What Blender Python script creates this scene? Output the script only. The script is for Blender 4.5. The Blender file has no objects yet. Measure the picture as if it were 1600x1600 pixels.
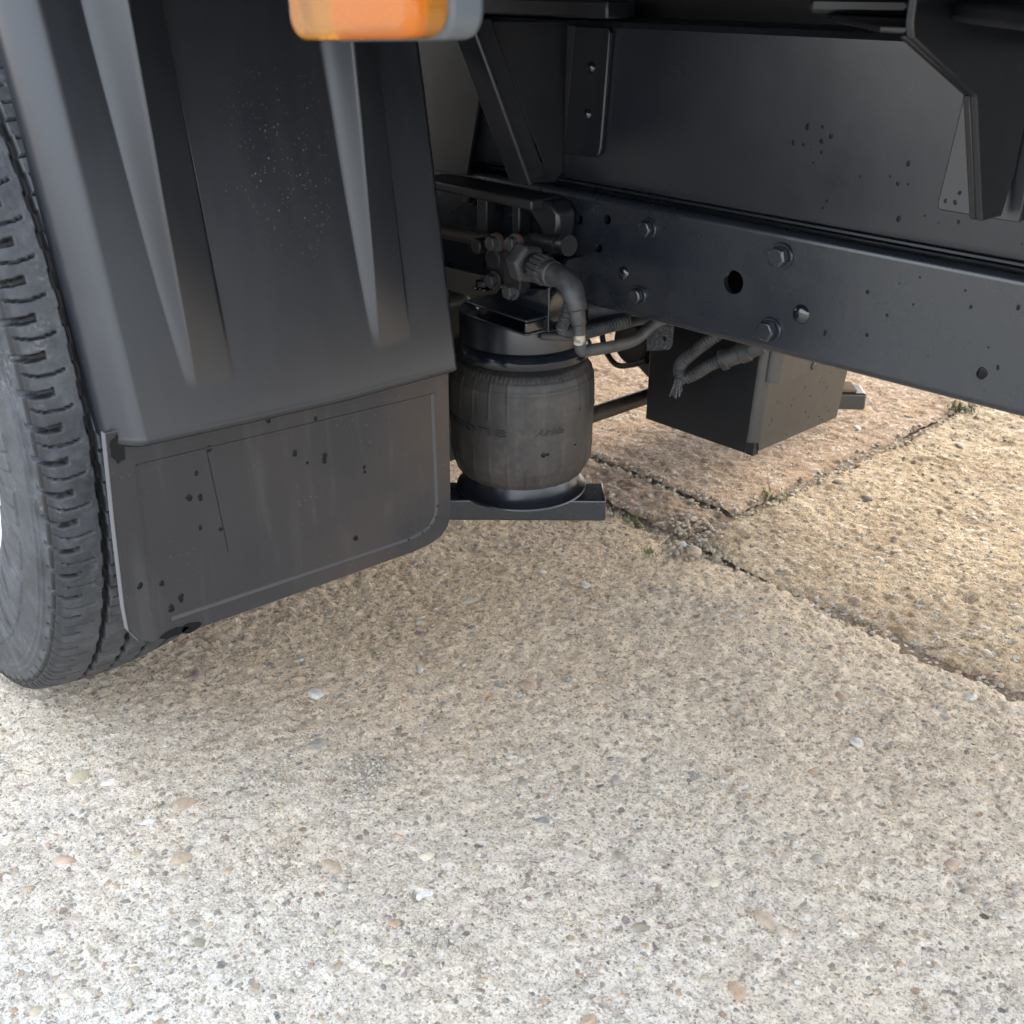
import bpy, bmesh, math, random
import numpy as np
from mathutils import Vector, Matrix, Euler
from math import sin, cos, pi, radians, hypot, atan2, sqrt

# ------------------------------------------------------------------ camera, sky, sun, exposure
S = bpy.context.scene
COL = S.collection
YAW, PITCH, ROLL = radians(138.5), radians(26.2), radians(0.2)
EYE = Vector((0.0, 0.0, 0.62))
fwd = Vector((cos(YAW) * cos(PITCH), sin(YAW) * cos(PITCH), -sin(PITCH)))
rgt = fwd.cross(Vector((0, 0, 1))).normalized()
upv = rgt.cross(fwd)
rgt, upv = cos(ROLL) * rgt + sin(ROLL) * upv, -sin(ROLL) * rgt + cos(ROLL) * upv
cd = bpy.data.cameras.new('camera')
cam = bpy.data.objects.new('camera', cd)
COL.objects.link(cam)
m3 = Matrix((rgt, upv, -fwd)).transposed()
cam.matrix_world = Matrix.Translation(EYE) @ m3.to_4x4()
cd.sensor_width = 36.0
cd.lens = 36.0 * 1700 / 1600
cd.clip_start = 0.02
cd.clip_end = 2000
cd.dof.use_dof = True
cd.dof.focus_distance = 0.9
cd.dof.aperture_fstop = 18.0
S.camera = cam

SUN_EL, SUN_AZ = radians(31), radians(104)        # azimuth measured from +X towards +Y
W = bpy.data.worlds.new('World')
S.world = W
W.use_nodes = True
wn = W.node_tree.nodes
sky = wn.new('ShaderNodeTexSky')
sky.sky_type = 'NISHITA'
sky.sun_disc = False
sky.sun_elevation = SUN_EL
sky.sun_rotation = pi / 2 - SUN_AZ
sky.air_density = 1.0
sky.dust_density = 2.5
sky.ozone_density = 1.0
wn['Background'].inputs['Strength'].default_value = 0.15
# thin bright cloud over the whole sky: the clear-sky colour, washed out, plus an even white veil
hs = wn.new('ShaderNodeHueSaturation')
hs.inputs['Saturation'].default_value = 0.6
W.node_tree.links.new(sky.outputs[0], hs.inputs['Color'])
veil = wn.new('ShaderNodeMix')
veil.data_type = 'RGBA'
veil.inputs[0].default_value = 0.55
veil.inputs[7].default_value = (5.75, 6.15, 6.75, 1)
W.node_tree.links.new(hs.outputs[0], veil.inputs[6])
W.node_tree.links.new(veil.outputs[2], wn['Background'].inputs['Color'])
sd = bpy.data.lights.new('sun', 'SUN')
sd.energy = 1.5
sd.angle = radians(10)
sd.color = (1.0, 0.90, 0.74)
so = bpy.data.objects.new('sun', sd)
COL.objects.link(so)
sdir = Vector((cos(SUN_AZ) * cos(SUN_EL), sin(SUN_AZ) * cos(SUN_EL), sin(SUN_EL)))
so.rotation_euler = sdir.to_track_quat('Z', 'Y').to_euler()
so.location = sdir * 20
S.view_settings.view_transform = 'Standard'
S.view_settings.look = 'None'
S.view_settings.gamma = 1.0
S.view_settings.use_curve_mapping = False
S.view_settings.exposure = 2.05

rnd = random.Random(7)
rng = np.random.default_rng(11)

# ------------------------------------------------------------------ material helpers
class NT:
    def __init__(self, name):
        self.m = bpy.data.materials.new(name)
        self.m.use_nodes = True
        self.t = self.m.node_tree
        self.b = self.t.nodes['Principled BSDF']
        self.tc = self.t.nodes.new('ShaderNodeTexCoord')
        self.geo = self.t.nodes.new('ShaderNodeNewGeometry')
        self.co = self.geo.outputs['Position']

    def put(self, sock, v):
        if hasattr(v, 'is_linked') or isinstance(v, bpy.types.NodeSocket):
            self.t.links.new(v, sock)
        else:
            sock.default_value = v

    def n(self, kind, **kw):
        nd = self.t.nodes.new(kind)
        for k, v in kw.items():
            if hasattr(nd, k):
                setattr(nd, k, v)
            else:
                self.put(nd.inputs[k.replace('_', ' ')], v)
        return nd

    def noise(self, scale, detail=3, rough=0.55, co=None, dist=0.0):
        nd = self.n('ShaderNodeTexNoise', Scale=scale, Detail=detail, Roughness=rough, Distortion=dist)
        self.put(nd.inputs['Vector'], co or self.co)
        return nd.outputs['Fac']

    def vor(self, scale, feature='F1', co=None, rand=1.0):
        nd = self.n('ShaderNodeTexVoronoi', feature=feature)
        nd.inputs['Scale'].default_value = scale
        nd.inputs['Randomness'].default_value = rand
        self.put(nd.inputs['Vector'], co or self.co)
        return nd

    def ramp(self, fac, stops, interp='LINEAR'):
        nd = self.t.nodes.new('ShaderNodeValToRGB')
        cr = nd.color_ramp
        cr.interpolation = interp
        while len(cr.elements) < len(stops):
            cr.elements.new(0.5)
        for e, (p, c) in zip(cr.elements, stops):
            e.position = p
            e.color = (c, c, c, 1) if isinstance(c, (int, float)) else (*c, 1)
        self.put(nd.inputs['Fac'], fac)
        return nd.outputs['Color']

    def mix(self, fac, a, b, mode='MIX'):
        nd = self.t.nodes.new('ShaderNodeMix')
        nd.data_type = 'RGBA'
        nd.blend_type = mode
        for k, v in ((0, fac), (6, a), (7, b)):
            if isinstance(v, tuple) and len(v) == 3:
                v = (*v, 1)
            self.put(nd.inputs[k], v)
        return nd.outputs[2]

    def math(self, op, a, b=0.0, c=None):
        nd = self.t.nodes.new('ShaderNodeMath')
        nd.operation = op
        self.put(nd.inputs[0], a)
        self.put(nd.inputs[1], b)
        if c is not None:
            self.put(nd.inputs[2], c)
        return nd.outputs[0]

    def scaled(self, sx, sy, sz, co=None):
        nd = self.t.nodes.new('ShaderNodeMapping')
        self.put(nd.inputs['Vector'], co or self.co)
        nd.inputs['Scale'].default_value = (sx, sy, sz)
        return nd.outputs[0]

    def bump(self, h, strength=0.3, dist=0.001, normal=None):
        nd = self.t.nodes.new('ShaderNodeBump')
        nd.inputs['Strength'].default_value = strength
        nd.inputs['Distance'].default_value = dist
        self.put(nd.inputs['Height'], h)
        if normal is not None:
            self.put(nd.inputs['Normal'], normal)
        return nd.outputs[0]

    def out(self, color=None, rough=None, normal=None, **kw):
        if color is not None:
            if isinstance(color, tuple) and len(color) == 3:
                color = (*color, 1)
            self.put(self.b.inputs['Base Color'], color)
        if rough is not None:
            self.put(self.b.inputs['Roughness'], rough)
        if normal is not None:
            self.put(self.b.inputs['Normal'], normal)
        for k, v in kw.items():
            self.put(self.b.inputs[k.replace('_', ' ')], v)
        return self.m


def paint(name, base=(0.013, 0.016, 0.021), rough=0.32, dust=0.25, dustcol=(0.11, 0.095, 0.08), peel=0.12, spec=0.5):
    q = NT(name)
    big = q.noise(9, 4)
    fine = q.noise(140, 3)
    m = q.math('MULTIPLY', q.ramp(big, [(0.42, 0.0), (0.75, 1.0)]), q.ramp(fine, [(0.35, 0.3), (0.7, 1.0)]))
    speck = q.ramp(q.vor(420).outputs['Distance'], [(0.05, 1.0), (0.13, 0.0)])
    smask = q.ramp(q.noise(14, 2), [(0.52, 0.0), (0.66, 1.0)])
    m2 = q.math('ADD', q.math('MULTIPLY', m, dust), q.math('MULTIPLY', q.math('MULTIPLY', speck, smask), dust * 1.4))
    col = q.mix(m2, base, dustcol)
    r = q.math('ADD', q.math('MULTIPLY', q.noise(30, 3), 0.16), rough - 0.08)
    r = q.math('ADD', r, q.math('MULTIPLY', m2, 0.5))
    nb = q.bump(q.noise(70, 2), peel, 0.0012)
    nb = q.bump(q.noise(700, 2), 0.12, 0.0003, nb)
    return q.out(col, r, nb, Specular_IOR_Level=spec)


M = {}
M['chassis'] = paint('chassis_paint', base=(0.0095, 0.0125, 0.0180), rough=0.27, dust=0.07, spec=0.95)
M['panel'] = paint('panel_paint', base=(0.0095, 0.0115, 0.0165), rough=0.30, dust=0.03, spec=0.95)
M['bracket'] = paint('bracket_paint', base=(0.0065, 0.0078, 0.0105), rough=0.34, spec=0.6, dust=0.10)
M['grimy'] = paint('grimy_paint', base=(0.0070, 0.0076, 0.0090), rough=0.42, dust=0.40, dustcol=(0.075, 0.07, 0.066))
M['gloss'] = paint('gloss_paint', base=(0.0050, 0.0075, 0.0125), rough=0.17, dust=0.05, spec=0.95)
M['boxpaint'] = paint('box_paint', base=(0.0420, 0.0390, 0.0360), rough=0.32, spec=0.9, dust=0.12, peel=0.3)
M['satin'] = paint('satin_paint', base=(0.0060, 0.0080, 0.0120), rough=0.30, dust=0.08, spec=0.7)
M['rusty'] = paint('rusty_paint', base=(0.028, 0.017, 0.012), rough=0.6, dust=0.5, dustcol=(0.085, 0.05, 0.03))
M['wear'] = paint('worn_brown_plate', base=(0.22, 0.13, 0.055), rough=0.6, dust=0.6, dustcol=(0.30, 0.21, 0.11))
M['tube'] = paint('dusty_tube_paint', base=(0.022, 0.018, 0.015), rough=0.42, dust=0.6, dustcol=(0.11, 0.085, 0.062))

q = NT('body_underside')
M['body'] = q.out((0.02, 0.02, 0.022), 0.6)

# mudguard plastic: fine grain, splash specks, faint vertical run marks
q = NT('mudguard_plastic')
run = q.noise(6, 4, co=q.scaled(14, 14, 1.0))
sp = q.ramp(q.vor(300).outputs['Distance'], [(0.14, 1.0), (0.30, 0.0)])
pos = q.n('ShaderNodeSeparateXYZ')
q.put(pos.inputs[0], q.co)
dy = q.math('SUBTRACT', pos.outputs[1], 0.405)
dz = q.math('SUBTRACT', pos.outputs[2], 0.50)
rr = q.math('SQRT', q.math('ADD', q.math('MULTIPLY', q.math('MULTIPLY', dy, dy), 2.2), q.math('MULTIPLY', dz, dz)))
splash = q.math('MULTIPLY', q.ramp(rr, [(0.0, 1.0), (0.085, 0.0)]), q.ramp(q.noise(60, 3), [(0.40, 0.0), (0.60, 1.0)]))
patch = q.math('MULTIPLY', sp, splash)
sp2 = q.math('MULTIPLY', q.ramp(q.vor(230).outputs['Distance'], [(0.03, 1.0), (0.08, 0.0)]), q.ramp(q.noise(12, 2), [(0.5, 0.0), (0.7, 0.45)]))
col = q.mix(q.ramp(run, [(0.35, 0.0), (0.8, 0.55)]), (0.0140, 0.0165, 0.0215), (0.0240, 0.0265, 0.0315))
col = q.mix(q.math('MAXIMUM', q.math('MULTIPLY', q.math('MULTIPLY', patch, q.ramp(q.noise(420, 3), [(0.42, 0.0), (0.6, 1.0)])), 0.85), sp2), col, (0.26, 0.26, 0.25))
M['guard'] = q.out(col, q.math('ADD', 0.29, q.math('MULTIPLY', run, 0.10)), q.bump(q.noise(1300, 2), 0.08, 0.0003), Specular_IOR_Level=0.7)

# mudflap rubber
q = NT('mudflap_rubber')
st = q.noise(5, 4, co=q.scaled(10, 10, 1.5))
dirt = q.ramp(q.noise(11, 4), [(0.35, 0.0), (0.75, 1.0)])
pos = q.n('ShaderNodeSeparateXYZ')
q.put(pos.inputs[0], q.co)
side = q.ramp(q.math('DIVIDE', q.math('SUBTRACT', pos.outputs[1], 0.24), 0.3), [(0.2, 0.15), (0.9, 1.0)])
col = q.mix(q.math('MULTIPLY', dirt, side), (0.020, 0.020, 0.023), (0.060, 0.043, 0.033))
col = q.mix(q.math('MULTIPLY', q.ramp(st, [(0.55, 0.0), (0.8, 1.0)]), 0.4), col, (0.085, 0.083, 0.08))
scr = q.noise(90, 2, co=q.scaled(1, 1, 1), dist=2.5)
v1 = q.ramp(q.vor(260, co=q.scaled(1, 1.0, 0.55)).outputs['Distance'], [(0.06, 1.0), (0.16, 0.0)])
col = q.mix(q.math('MULTIPLY', q.math('MULTIPLY', v1, q.ramp(q.noise(17, 3), [(0.42, 0.0), (0.66, 1.0)])), 0.38), col, (0.20, 0.19, 0.175))
M['flap'] = q.out(col, q.math('ADD', 0.50, q.math('MULTIPLY', dirt, 0.2)), q.bump(q.noise(240, 3), 0.18, 0.0006))
M['flapmark'] = NT('scuffed_rubber').out((0.060, 0.060, 0.063), 0.6)
M['flap_edge_lit'] = NT('skylit_rubber_edge').out((0.13, 0.13, 0.135), 0.6)

q = NT('water')
M['water'] = q.out((0.006, 0.007, 0.008), 0.22, None, Specular_IOR_Level=0.22)

# tyre rubber with dried dust, ribbed sidewall band
q = NT('tyre_rubber')
pos = q.n('ShaderNodeSeparateXYZ')
q.put(pos.inputs[0], q.co)
ax = q.math('ADD', pos.outputs[0], 1.0602)
az = q.math('SUBTRACT', pos.outputs[2], 0.336)
rad = q.math('SQRT', q.math('ADD', q.math('MULTIPLY', ax, ax), q.math('MULTIPLY', az, az)))
ang = q.math('ARCTAN2', az, ax)
rib = q.math('SINE', q.math('MULTIPLY', ang, 1500.0))
band = q.math('MULTIPLY', q.ramp(rad, [(0.286, 0.0), (0.288, 1.0), (0.309, 1.0), (0.311, 0.0)]), q.math('LESS_THAN', pos.outputs[1], 0.23))
d1 = q.noise(38, 5, 0.65)
d2 = q.noise(190, 4, 0.7)
dm = q.math('MULTIPLY', q.ramp(d1, [(0.33, 0.0), (0.7, 1.0)]), q.ramp(d2, [(0.3, 0.25), (0.72, 1.0)]))
col = q.mix(dm, (0.024, 0.027, 0.032), (0.125, 0.131, 0.142))
pale = q.math('MULTIPLY', q.ramp(q.noise(26, 2), [(0.60, 0.0), (0.72, 1.0)]), q.ramp(q.noise(300, 3), [(0.5, 0.0), (0.62, 1.0)]))
col = q.mix(q.math('MULTIPLY', pale, 0.5), col, (0.25, 0.25, 0.25))
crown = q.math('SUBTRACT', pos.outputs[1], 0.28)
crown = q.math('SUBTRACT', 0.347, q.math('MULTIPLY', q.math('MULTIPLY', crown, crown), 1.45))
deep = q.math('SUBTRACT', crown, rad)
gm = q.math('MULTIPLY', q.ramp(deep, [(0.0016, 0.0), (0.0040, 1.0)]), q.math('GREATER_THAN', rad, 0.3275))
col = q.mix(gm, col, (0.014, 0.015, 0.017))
nb = q.bump(q.math('MULTIPLY', rib, band), 0.5, 0.0005)
nb = q.bump(d2, 0.5, 0.0008, nb)
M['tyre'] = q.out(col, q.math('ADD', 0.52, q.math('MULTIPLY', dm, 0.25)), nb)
M['rim'] = NT('white_wheel_paint').out((0.72, 0.73, 0.74), 0.3)

# air bag rubber
q = NT('bellows_rubber')
d1 = q.noise(16, 5, 0.65, dist=0.6)
d2 = q.noise(160, 4)
vert = q.noise(12, 3, co=q.scaled(8, 8, 0.7))
dm = q.math('MULTIPLY', q.ramp(d1, [(0.36, 0.0), (0.72, 1.0)]), q.ramp(d2, [(0.3, 0.35), (0.7, 1.0)]))
col = q.mix(dm, (0.023, 0.022, 0.022), (0.082, 0.071, 0.061))
col = q.mix(q.math('MULTIPLY', q.ramp(vert, [(0.55, 0.0), (0.75, 1.0)]), 0.12), col, (0.17, 0.155, 0.14))
scr = q.ramp(q.vor(170, co=q.scaled(1, 1, 0.35)).outputs['Distance'], [(0.02, 1.0), (0.07, 0.0)])
col = q.mix(q.math('MULTIPLY', q.math('MULTIPLY', scr, q.ramp(q.noise(22, 2), [(0.48, 0.0), (0.62, 1.0)])), 0.5), col, (0.26, 0.24, 0.22))
M['bag'] = q.out(col, 0.52, q.bump(q.noise(260, 3), 0.25, 0.0008))
M['bagmark'] = NT('moulded_lettering').out((0.024, 0.023, 0.022), 0.5)

q = NT('dusty_hose_rubber')
col = q.mix(q.ramp(q.noise(60, 4), [(0.35, 0.0), (0.75, 1.0)]), (0.020, 0.020, 0.022), (0.070, 0.068, 0.066))
M['hose'] = q.out(col, 0.6, q.bump(q.noise(400, 2), 0.3, 0.0006))
q = NT('grey_dusty_plastic')
col = q.mix(q.ramp(q.noise(70, 4), [(0.35, 0.0), (0.75, 1.0)]), (0.026, 0.027, 0.029), (0.078, 0.075, 0.072))
M['greyplastic'] = q.out(col, 0.5, q.bump(q.noise(300, 2), 0.25, 0.0006))
q = NT('overspray_grey')
col = q.mix(q.ramp(q.vor(500).outputs['Distance'], [(0.1, 1.0), (0.5, 0.0)]), (0.045, 0.045, 0.047), (0.17, 0.168, 0.165))
M['speckled'] = q.out(col, 0.7, q.bump(q.noise(420, 3), 0.7, 0.001))
q = NT('pale_tape')
M['tape'] = q.out(q.mix(q.ramp(q.noise(200, 3), [(0.4, 0.0), (0.6, 1.0)]), (0.42, 0.38, 0.30), (0.12, 0.11, 0.10)), 0.7)
M['rust'] = NT('rust').out((0.11, 0.042, 0.02), 0.8)
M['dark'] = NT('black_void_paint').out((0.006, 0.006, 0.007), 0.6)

# amber lens
q = NT('amber_lens')
rib = q.math('SINE', q.math('MULTIPLY', q.math('ADD', q.n('ShaderNodeSeparateXYZ', Vector=q.co).outputs[0], q.n('ShaderNodeSeparateXYZ', Vector=q.co).outputs[2]), 3600.0))
M['lens'] = q.out((0.88, 0.39, 0.03), 0.25, q.bump(rib, 0.25, 0.0004), Transmission_Weight=0.88, Subsurface_Weight=0.0, IOR=1.45, Coat_Weight=0.4)
q = NT('amber_reflector')
chk = q.n('ShaderNodeTexVoronoi', feature='F1')
chk.inputs['Scale'].default_value = 500
q.put(chk.inputs['Vector'], q.co)
M['reflector'] = q.out((0.80, 0.36, 0.01), 0.45, q.bump(chk.outputs['Distance'], 0.5, 0.001))
M['lampgrey'] = NT('lamp_grey_plastic').out((0.10, 0.115, 0.13), 0.35)

# ------------------------------------------------------------------ ground materials
def concrete(name, grey, warm, warm_amt, tint_fn=None, relief=1.0):
    q = NT(name)
    co = q.co
    warp = q.n('ShaderNodeVectorMath', operation='ADD')
    nz = q.n('ShaderNodeTexNoise', Scale=60.0, Detail=2.0)
    q.put(nz.inputs['Vector'], co)
    sc = q.n('ShaderNodeVectorMath', operation='SCALE')
    q.put(sc.inputs[0], nz.outputs['Color'])
    sc.inputs['Scale'].default_value = 0.008
    q.put(warp.inputs[0], co)
    q.put(warp.inputs[1], sc.outputs[0])
    wco = warp.outputs[0]
    f1 = q.noise(2.6, 4)
    base = q.mix(q.math('MULTIPLY', q.ramp(f1, [(0.3, 0.0), (0.7, 1.0)]), warm_amt), grey, warm)
    mott = q.noise(24, 5, 0.62)
    base = q.mix(q.ramp(mott, [(0.32, 0.24), (0.56, 0.0)]), base, (0.32, 0.29, 0.25), 'MIX')
    g1 = q.noise(430, 4, 0.72)
    base = q.mix(0.85, base, q.ramp(g1, [(0.33, 0.26), (0.45, 0.98), (0.60, 1.32)]), 'MULTIPLY')
    g2 = q.noise(120, 3, 0.6)
    base = q.mix(0.6, base, q.ramp(g2, [(0.33, 0.65), (0.48, 1.05), (0.7, 1.25)]), 'MULTIPLY')
    # small aggregate showing in the mortar, two sizes
    pal = [(0.0, (0.40, 0.31, 0.21)), (0.18, (0.20, 0.20, 0.20)), (0.36, (0.52, 0.50, 0.46)), (0.54, (0.34, 0.24, 0.16)),
           (0.72, (0.27, 0.26, 0.24)), (0.86, (0.46, 0.37, 0.24)), (0.95, (0.12, 0.125, 0.13))]
    hgt = g1
    for scale, thr in ((95, 0.60), (210, 0.55)):
        v = q.vor(scale, co=wco)
        rs = q.n('ShaderNodeSeparateColor')
        q.put(rs.inputs[0], v.outputs['Color'])
        lim = q.math('MULTIPLY', q.math('SUBTRACT', rs.outputs[1], thr), 0.9)
        msk = q.math('MULTIPLY', q.math('SUBTRACT', lim, v.outputs['Distance']), 14.0)
        cl = q.n('ShaderNodeClamp')
        q.put(cl.inputs[0], msk)
        pc = q.ramp(rs.outputs[0], pal, 'CONSTANT')
        pc = q.mix(0.5, pc, q.ramp(q.noise(500, 3), [(0.3, 0.65), (0.7, 1.2)]), 'MULTIPLY')
        base = q.mix(q.math('MULTIPLY', cl.outputs[0], 0.8), base, pc)
        hgt = q.math('ADD', hgt, q.math('MULTIPLY', cl.outputs[0], 0.35))
    ed = q.vor(300, 'DISTANCE_TO_EDGE', wco).outputs['Distance']
    crk = q.math('MULTIPLY', q.ramp(ed, [(0.02, 1.0), (0.09, 0.0)]), q.ramp(q.noise(45, 4, 0.65), [(0.50, 0.0), (0.62, 0.55)]))
    base = q.mix(crk, base, q.mix(1.0, base, (0.36, 0.33, 0.29), 'MULTIPLY'))
    hgt = q.math('SUBTRACT', hgt, q.math('MULTIPLY', crk, 0.5))
    fl_ = q.vor(260, 'F1', wco)
    fs_ = q.n('ShaderNodeSeparateColor')
    q.put(fs_.inputs[0], fl_.outputs['Color'])
    base = q.mix(q.math('MULTIPLY', q.math('GREATER_THAN', fs_.outputs[2], 0.93), 0.7), base, (0.78, 0.77, 0.73))
    base = q.mix(q.math('MULTIPLY', q.math('LESS_THAN', fs_.outputs[2], 0.030), 0.6), base, (0.20, 0.19, 0.17))
    pit = q.ramp(q.vor(150, co=wco).outputs['Distance'], [(0.02, 0.22), (0.13, 1.0)])
    pm = q.ramp(q.noise(20, 3), [(0.40, 0.0), (0.52, 1.0)])
    base = q.mix(pm, base, q.mix(1.0, base, pit, 'MULTIPLY'))
    if tint_fn is not None:
        base = tint_fn(q, base)
    nb = q.bump(q.noise(75, 4, 0.6), 0.30 * relief, 0.003)
    nb = q.bump(hgt, 0.9 * relief, 0.0022, nb)
    return q.out(base, 0.88, nb, Specular_IOR_Level=0.25)


def tint_near(q, base):
    # browner tint forward and inboard, outline broken by noise, with fine brown flecks
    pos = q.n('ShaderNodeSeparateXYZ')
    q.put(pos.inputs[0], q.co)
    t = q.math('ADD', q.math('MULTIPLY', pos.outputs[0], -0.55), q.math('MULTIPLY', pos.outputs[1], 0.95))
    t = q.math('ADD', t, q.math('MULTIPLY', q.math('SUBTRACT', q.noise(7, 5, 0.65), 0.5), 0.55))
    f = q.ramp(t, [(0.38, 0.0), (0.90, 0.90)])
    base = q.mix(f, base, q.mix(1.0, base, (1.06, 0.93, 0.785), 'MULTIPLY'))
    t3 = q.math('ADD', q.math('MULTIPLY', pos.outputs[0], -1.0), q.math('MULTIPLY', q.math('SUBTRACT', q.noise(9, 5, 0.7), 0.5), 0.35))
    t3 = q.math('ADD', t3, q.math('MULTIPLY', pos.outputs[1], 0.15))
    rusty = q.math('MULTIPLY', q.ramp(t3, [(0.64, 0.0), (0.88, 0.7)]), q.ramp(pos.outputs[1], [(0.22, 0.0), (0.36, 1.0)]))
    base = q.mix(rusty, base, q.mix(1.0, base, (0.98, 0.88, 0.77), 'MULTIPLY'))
    soil = q.math('MULTIPLY', q.ramp(t, [(0.66, 0.0), (0.95, 1.0)]), q.ramp(q.noise(85, 5, 0.7), [(0.52, 0.0), (0.66, 0.35)]))  # mask of the fine brown flecks, where the tint is strongest
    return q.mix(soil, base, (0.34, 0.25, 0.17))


def dirt_far(q, base):
    soil = q.math('MULTIPLY', q.ramp(q.noise(9, 5, 0.7), [(0.4, 0.0), (0.66, 0.6)]), q.ramp(q.noise(70, 3), [(0.35, 0.3), (0.65, 1.0)]))
    return q.mix(soil, base, (0.25, 0.165, 0.095))


M['slab'] = concrete('pale_concrete', (0.64, 0.615, 0.57), (0.64, 0.56, 0.44), 0.5, tint_near)
M['slab_warm'] = concrete('sandy_concrete', (0.55, 0.445, 0.325), (0.53, 0.41, 0.275), 0.8, dirt_far, 1.3)
M['slab_brown'] = concrete('brown_concrete', (0.47, 0.35, 0.26), (0.44, 0.305, 0.21), 0.9, dirt_far, 1.3)
M['soil'] = concrete('joint_soil', (0.24, 0.19, 0.14), (0.20, 0.145, 0.095), 0.7, None, 1.4)

PAL = [(0.0, (0.43, 0.34, 0.24)), (0.13, (0.25, 0.235, 0.205)), (0.25, (0.48, 0.43, 0.36)), (0.36, (0.37, 0.27, 0.19)),
       (0.46, (0.32, 0.295, 0.255)), (0.56, (0.47, 0.40, 0.28)), (0.66, (0.19, 0.177, 0.155)), (0.73, (0.56, 0.53, 0.48)),
       (0.82, (0.41, 0.29, 0.20)), (0.90, (0.30, 0.265, 0.22)), (0.96, (0.25, 0.18, 0.16))]
WARM = [(0.0, (0.40, 0.31, 0.22)), (0.2, (0.29, 0.25, 0.20)), (0.38, (0.44, 0.37, 0.28)), (0.55, (0.35, 0.26, 0.18)), (0.7, (0.24, 0.20, 0.165)), (0.84, (0.42, 0.37, 0.30)), (0.95, (0.50, 0.46, 0.40))]


def stone_mat(name, kind, fixed=None):
    q = NT(name)
    if fixed:
        c = fixed
        if len(c) == 3:
            c = (*c, 1)
    elif kind in ('object', 'objwarm'):
        oi = q.n('ShaderNodeObjectInfo')
        c = q.ramp(oi.outputs['Random'], PAL if kind == 'object' else WARM, 'CONSTANT')
    else:
        c = q.ramp(q.geo.outputs['Random Per Island'], WARM if kind == 'warm' else PAL, 'CONSTANT')
    tex = q.ramp(q.noise(230, 4, 0.7), [(0.28, 0.62), (0.5, 1.0), (0.75, 1.2)])
    c = q.mix(0.8, c, tex, 'MULTIPLY')
    film = q.ramp(q.noise(150, 4, 0.65), [(0.47, 0.0), (0.60, 0.25 if fixed else 0.42)])
    c = q.mix(film, c, (0.47, 0.42, 0.345))
    return q.out(c, 0.72, q.bump(q.noise(500, 3), 0.35, 0.0008))


M['stone'] = stone_mat('aggregate_stone', 'object')
M['grit'] = stone_mat('grit_stone', 'island')
M['stone_warm'] = stone_mat('sandy_aggregate_stone', 'objwarm')
M['grit_warm'] = stone_mat('brown_grit', 'warm')
M['grit_pale'] = stone_mat('pale_grit', 'x', (0.48, 0.435, 0.37))
M['stone_white'] = stone_mat('white_quartz', 'x', (0.74, 0.73, 0.70))
M['stone_beige'] = stone_mat('beige_stone', 'x', (0.47, 0.36, 0.26))
M['stone_pink'] = stone_mat('pinkish_stone', 'x', (0.50, 0.36, 0.27))
M['stone_cream'] = stone_mat('cream_stone', 'x', (0.60, 0.54, 0.42))
M['stone_grey'] = stone_mat('grey_stone', 'x', (0.22, 0.225, 0.22))
M['stone_rust'] = stone_mat('rust_stone', 'x', (0.38, 0.20, 0.09))
M['stone_olive'] = stone_mat('olive_stone', 'x', (0.27, 0.255, 0.18))
q = NT('grass_blade')
M['grass'] = q.out(q.mix(q.geo.outputs['Random Per Island'], (0.09, 0.13, 0.03), (0.19, 0.19, 0.07)), 0.6)

# ------------------------------------------------------------------ object helpers
WLOC = {}


def link(o, parent, wloc):
    COL.objects.link(o)
    if parent is not None:
        o.parent = parent
        o.location = Vector(wloc) - WLOC[parent.name]
    else:
        o.location = wloc
    WLOC[o.name] = Vector(wloc)
    return o


def tag(o, label=None, cat=None, group=None, kind=None):
    if label:
        o['label'] = label
    if cat:
        o['category'] = cat
    if group:
        o['group'] = group
    if kind:
        o['kind'] = kind
    return o


def empty(name, loc, parent=None):
    o = bpy.data.objects.new(name, None)
    o.empty_display_size = 0.05
    return link(o, parent, loc)


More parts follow.
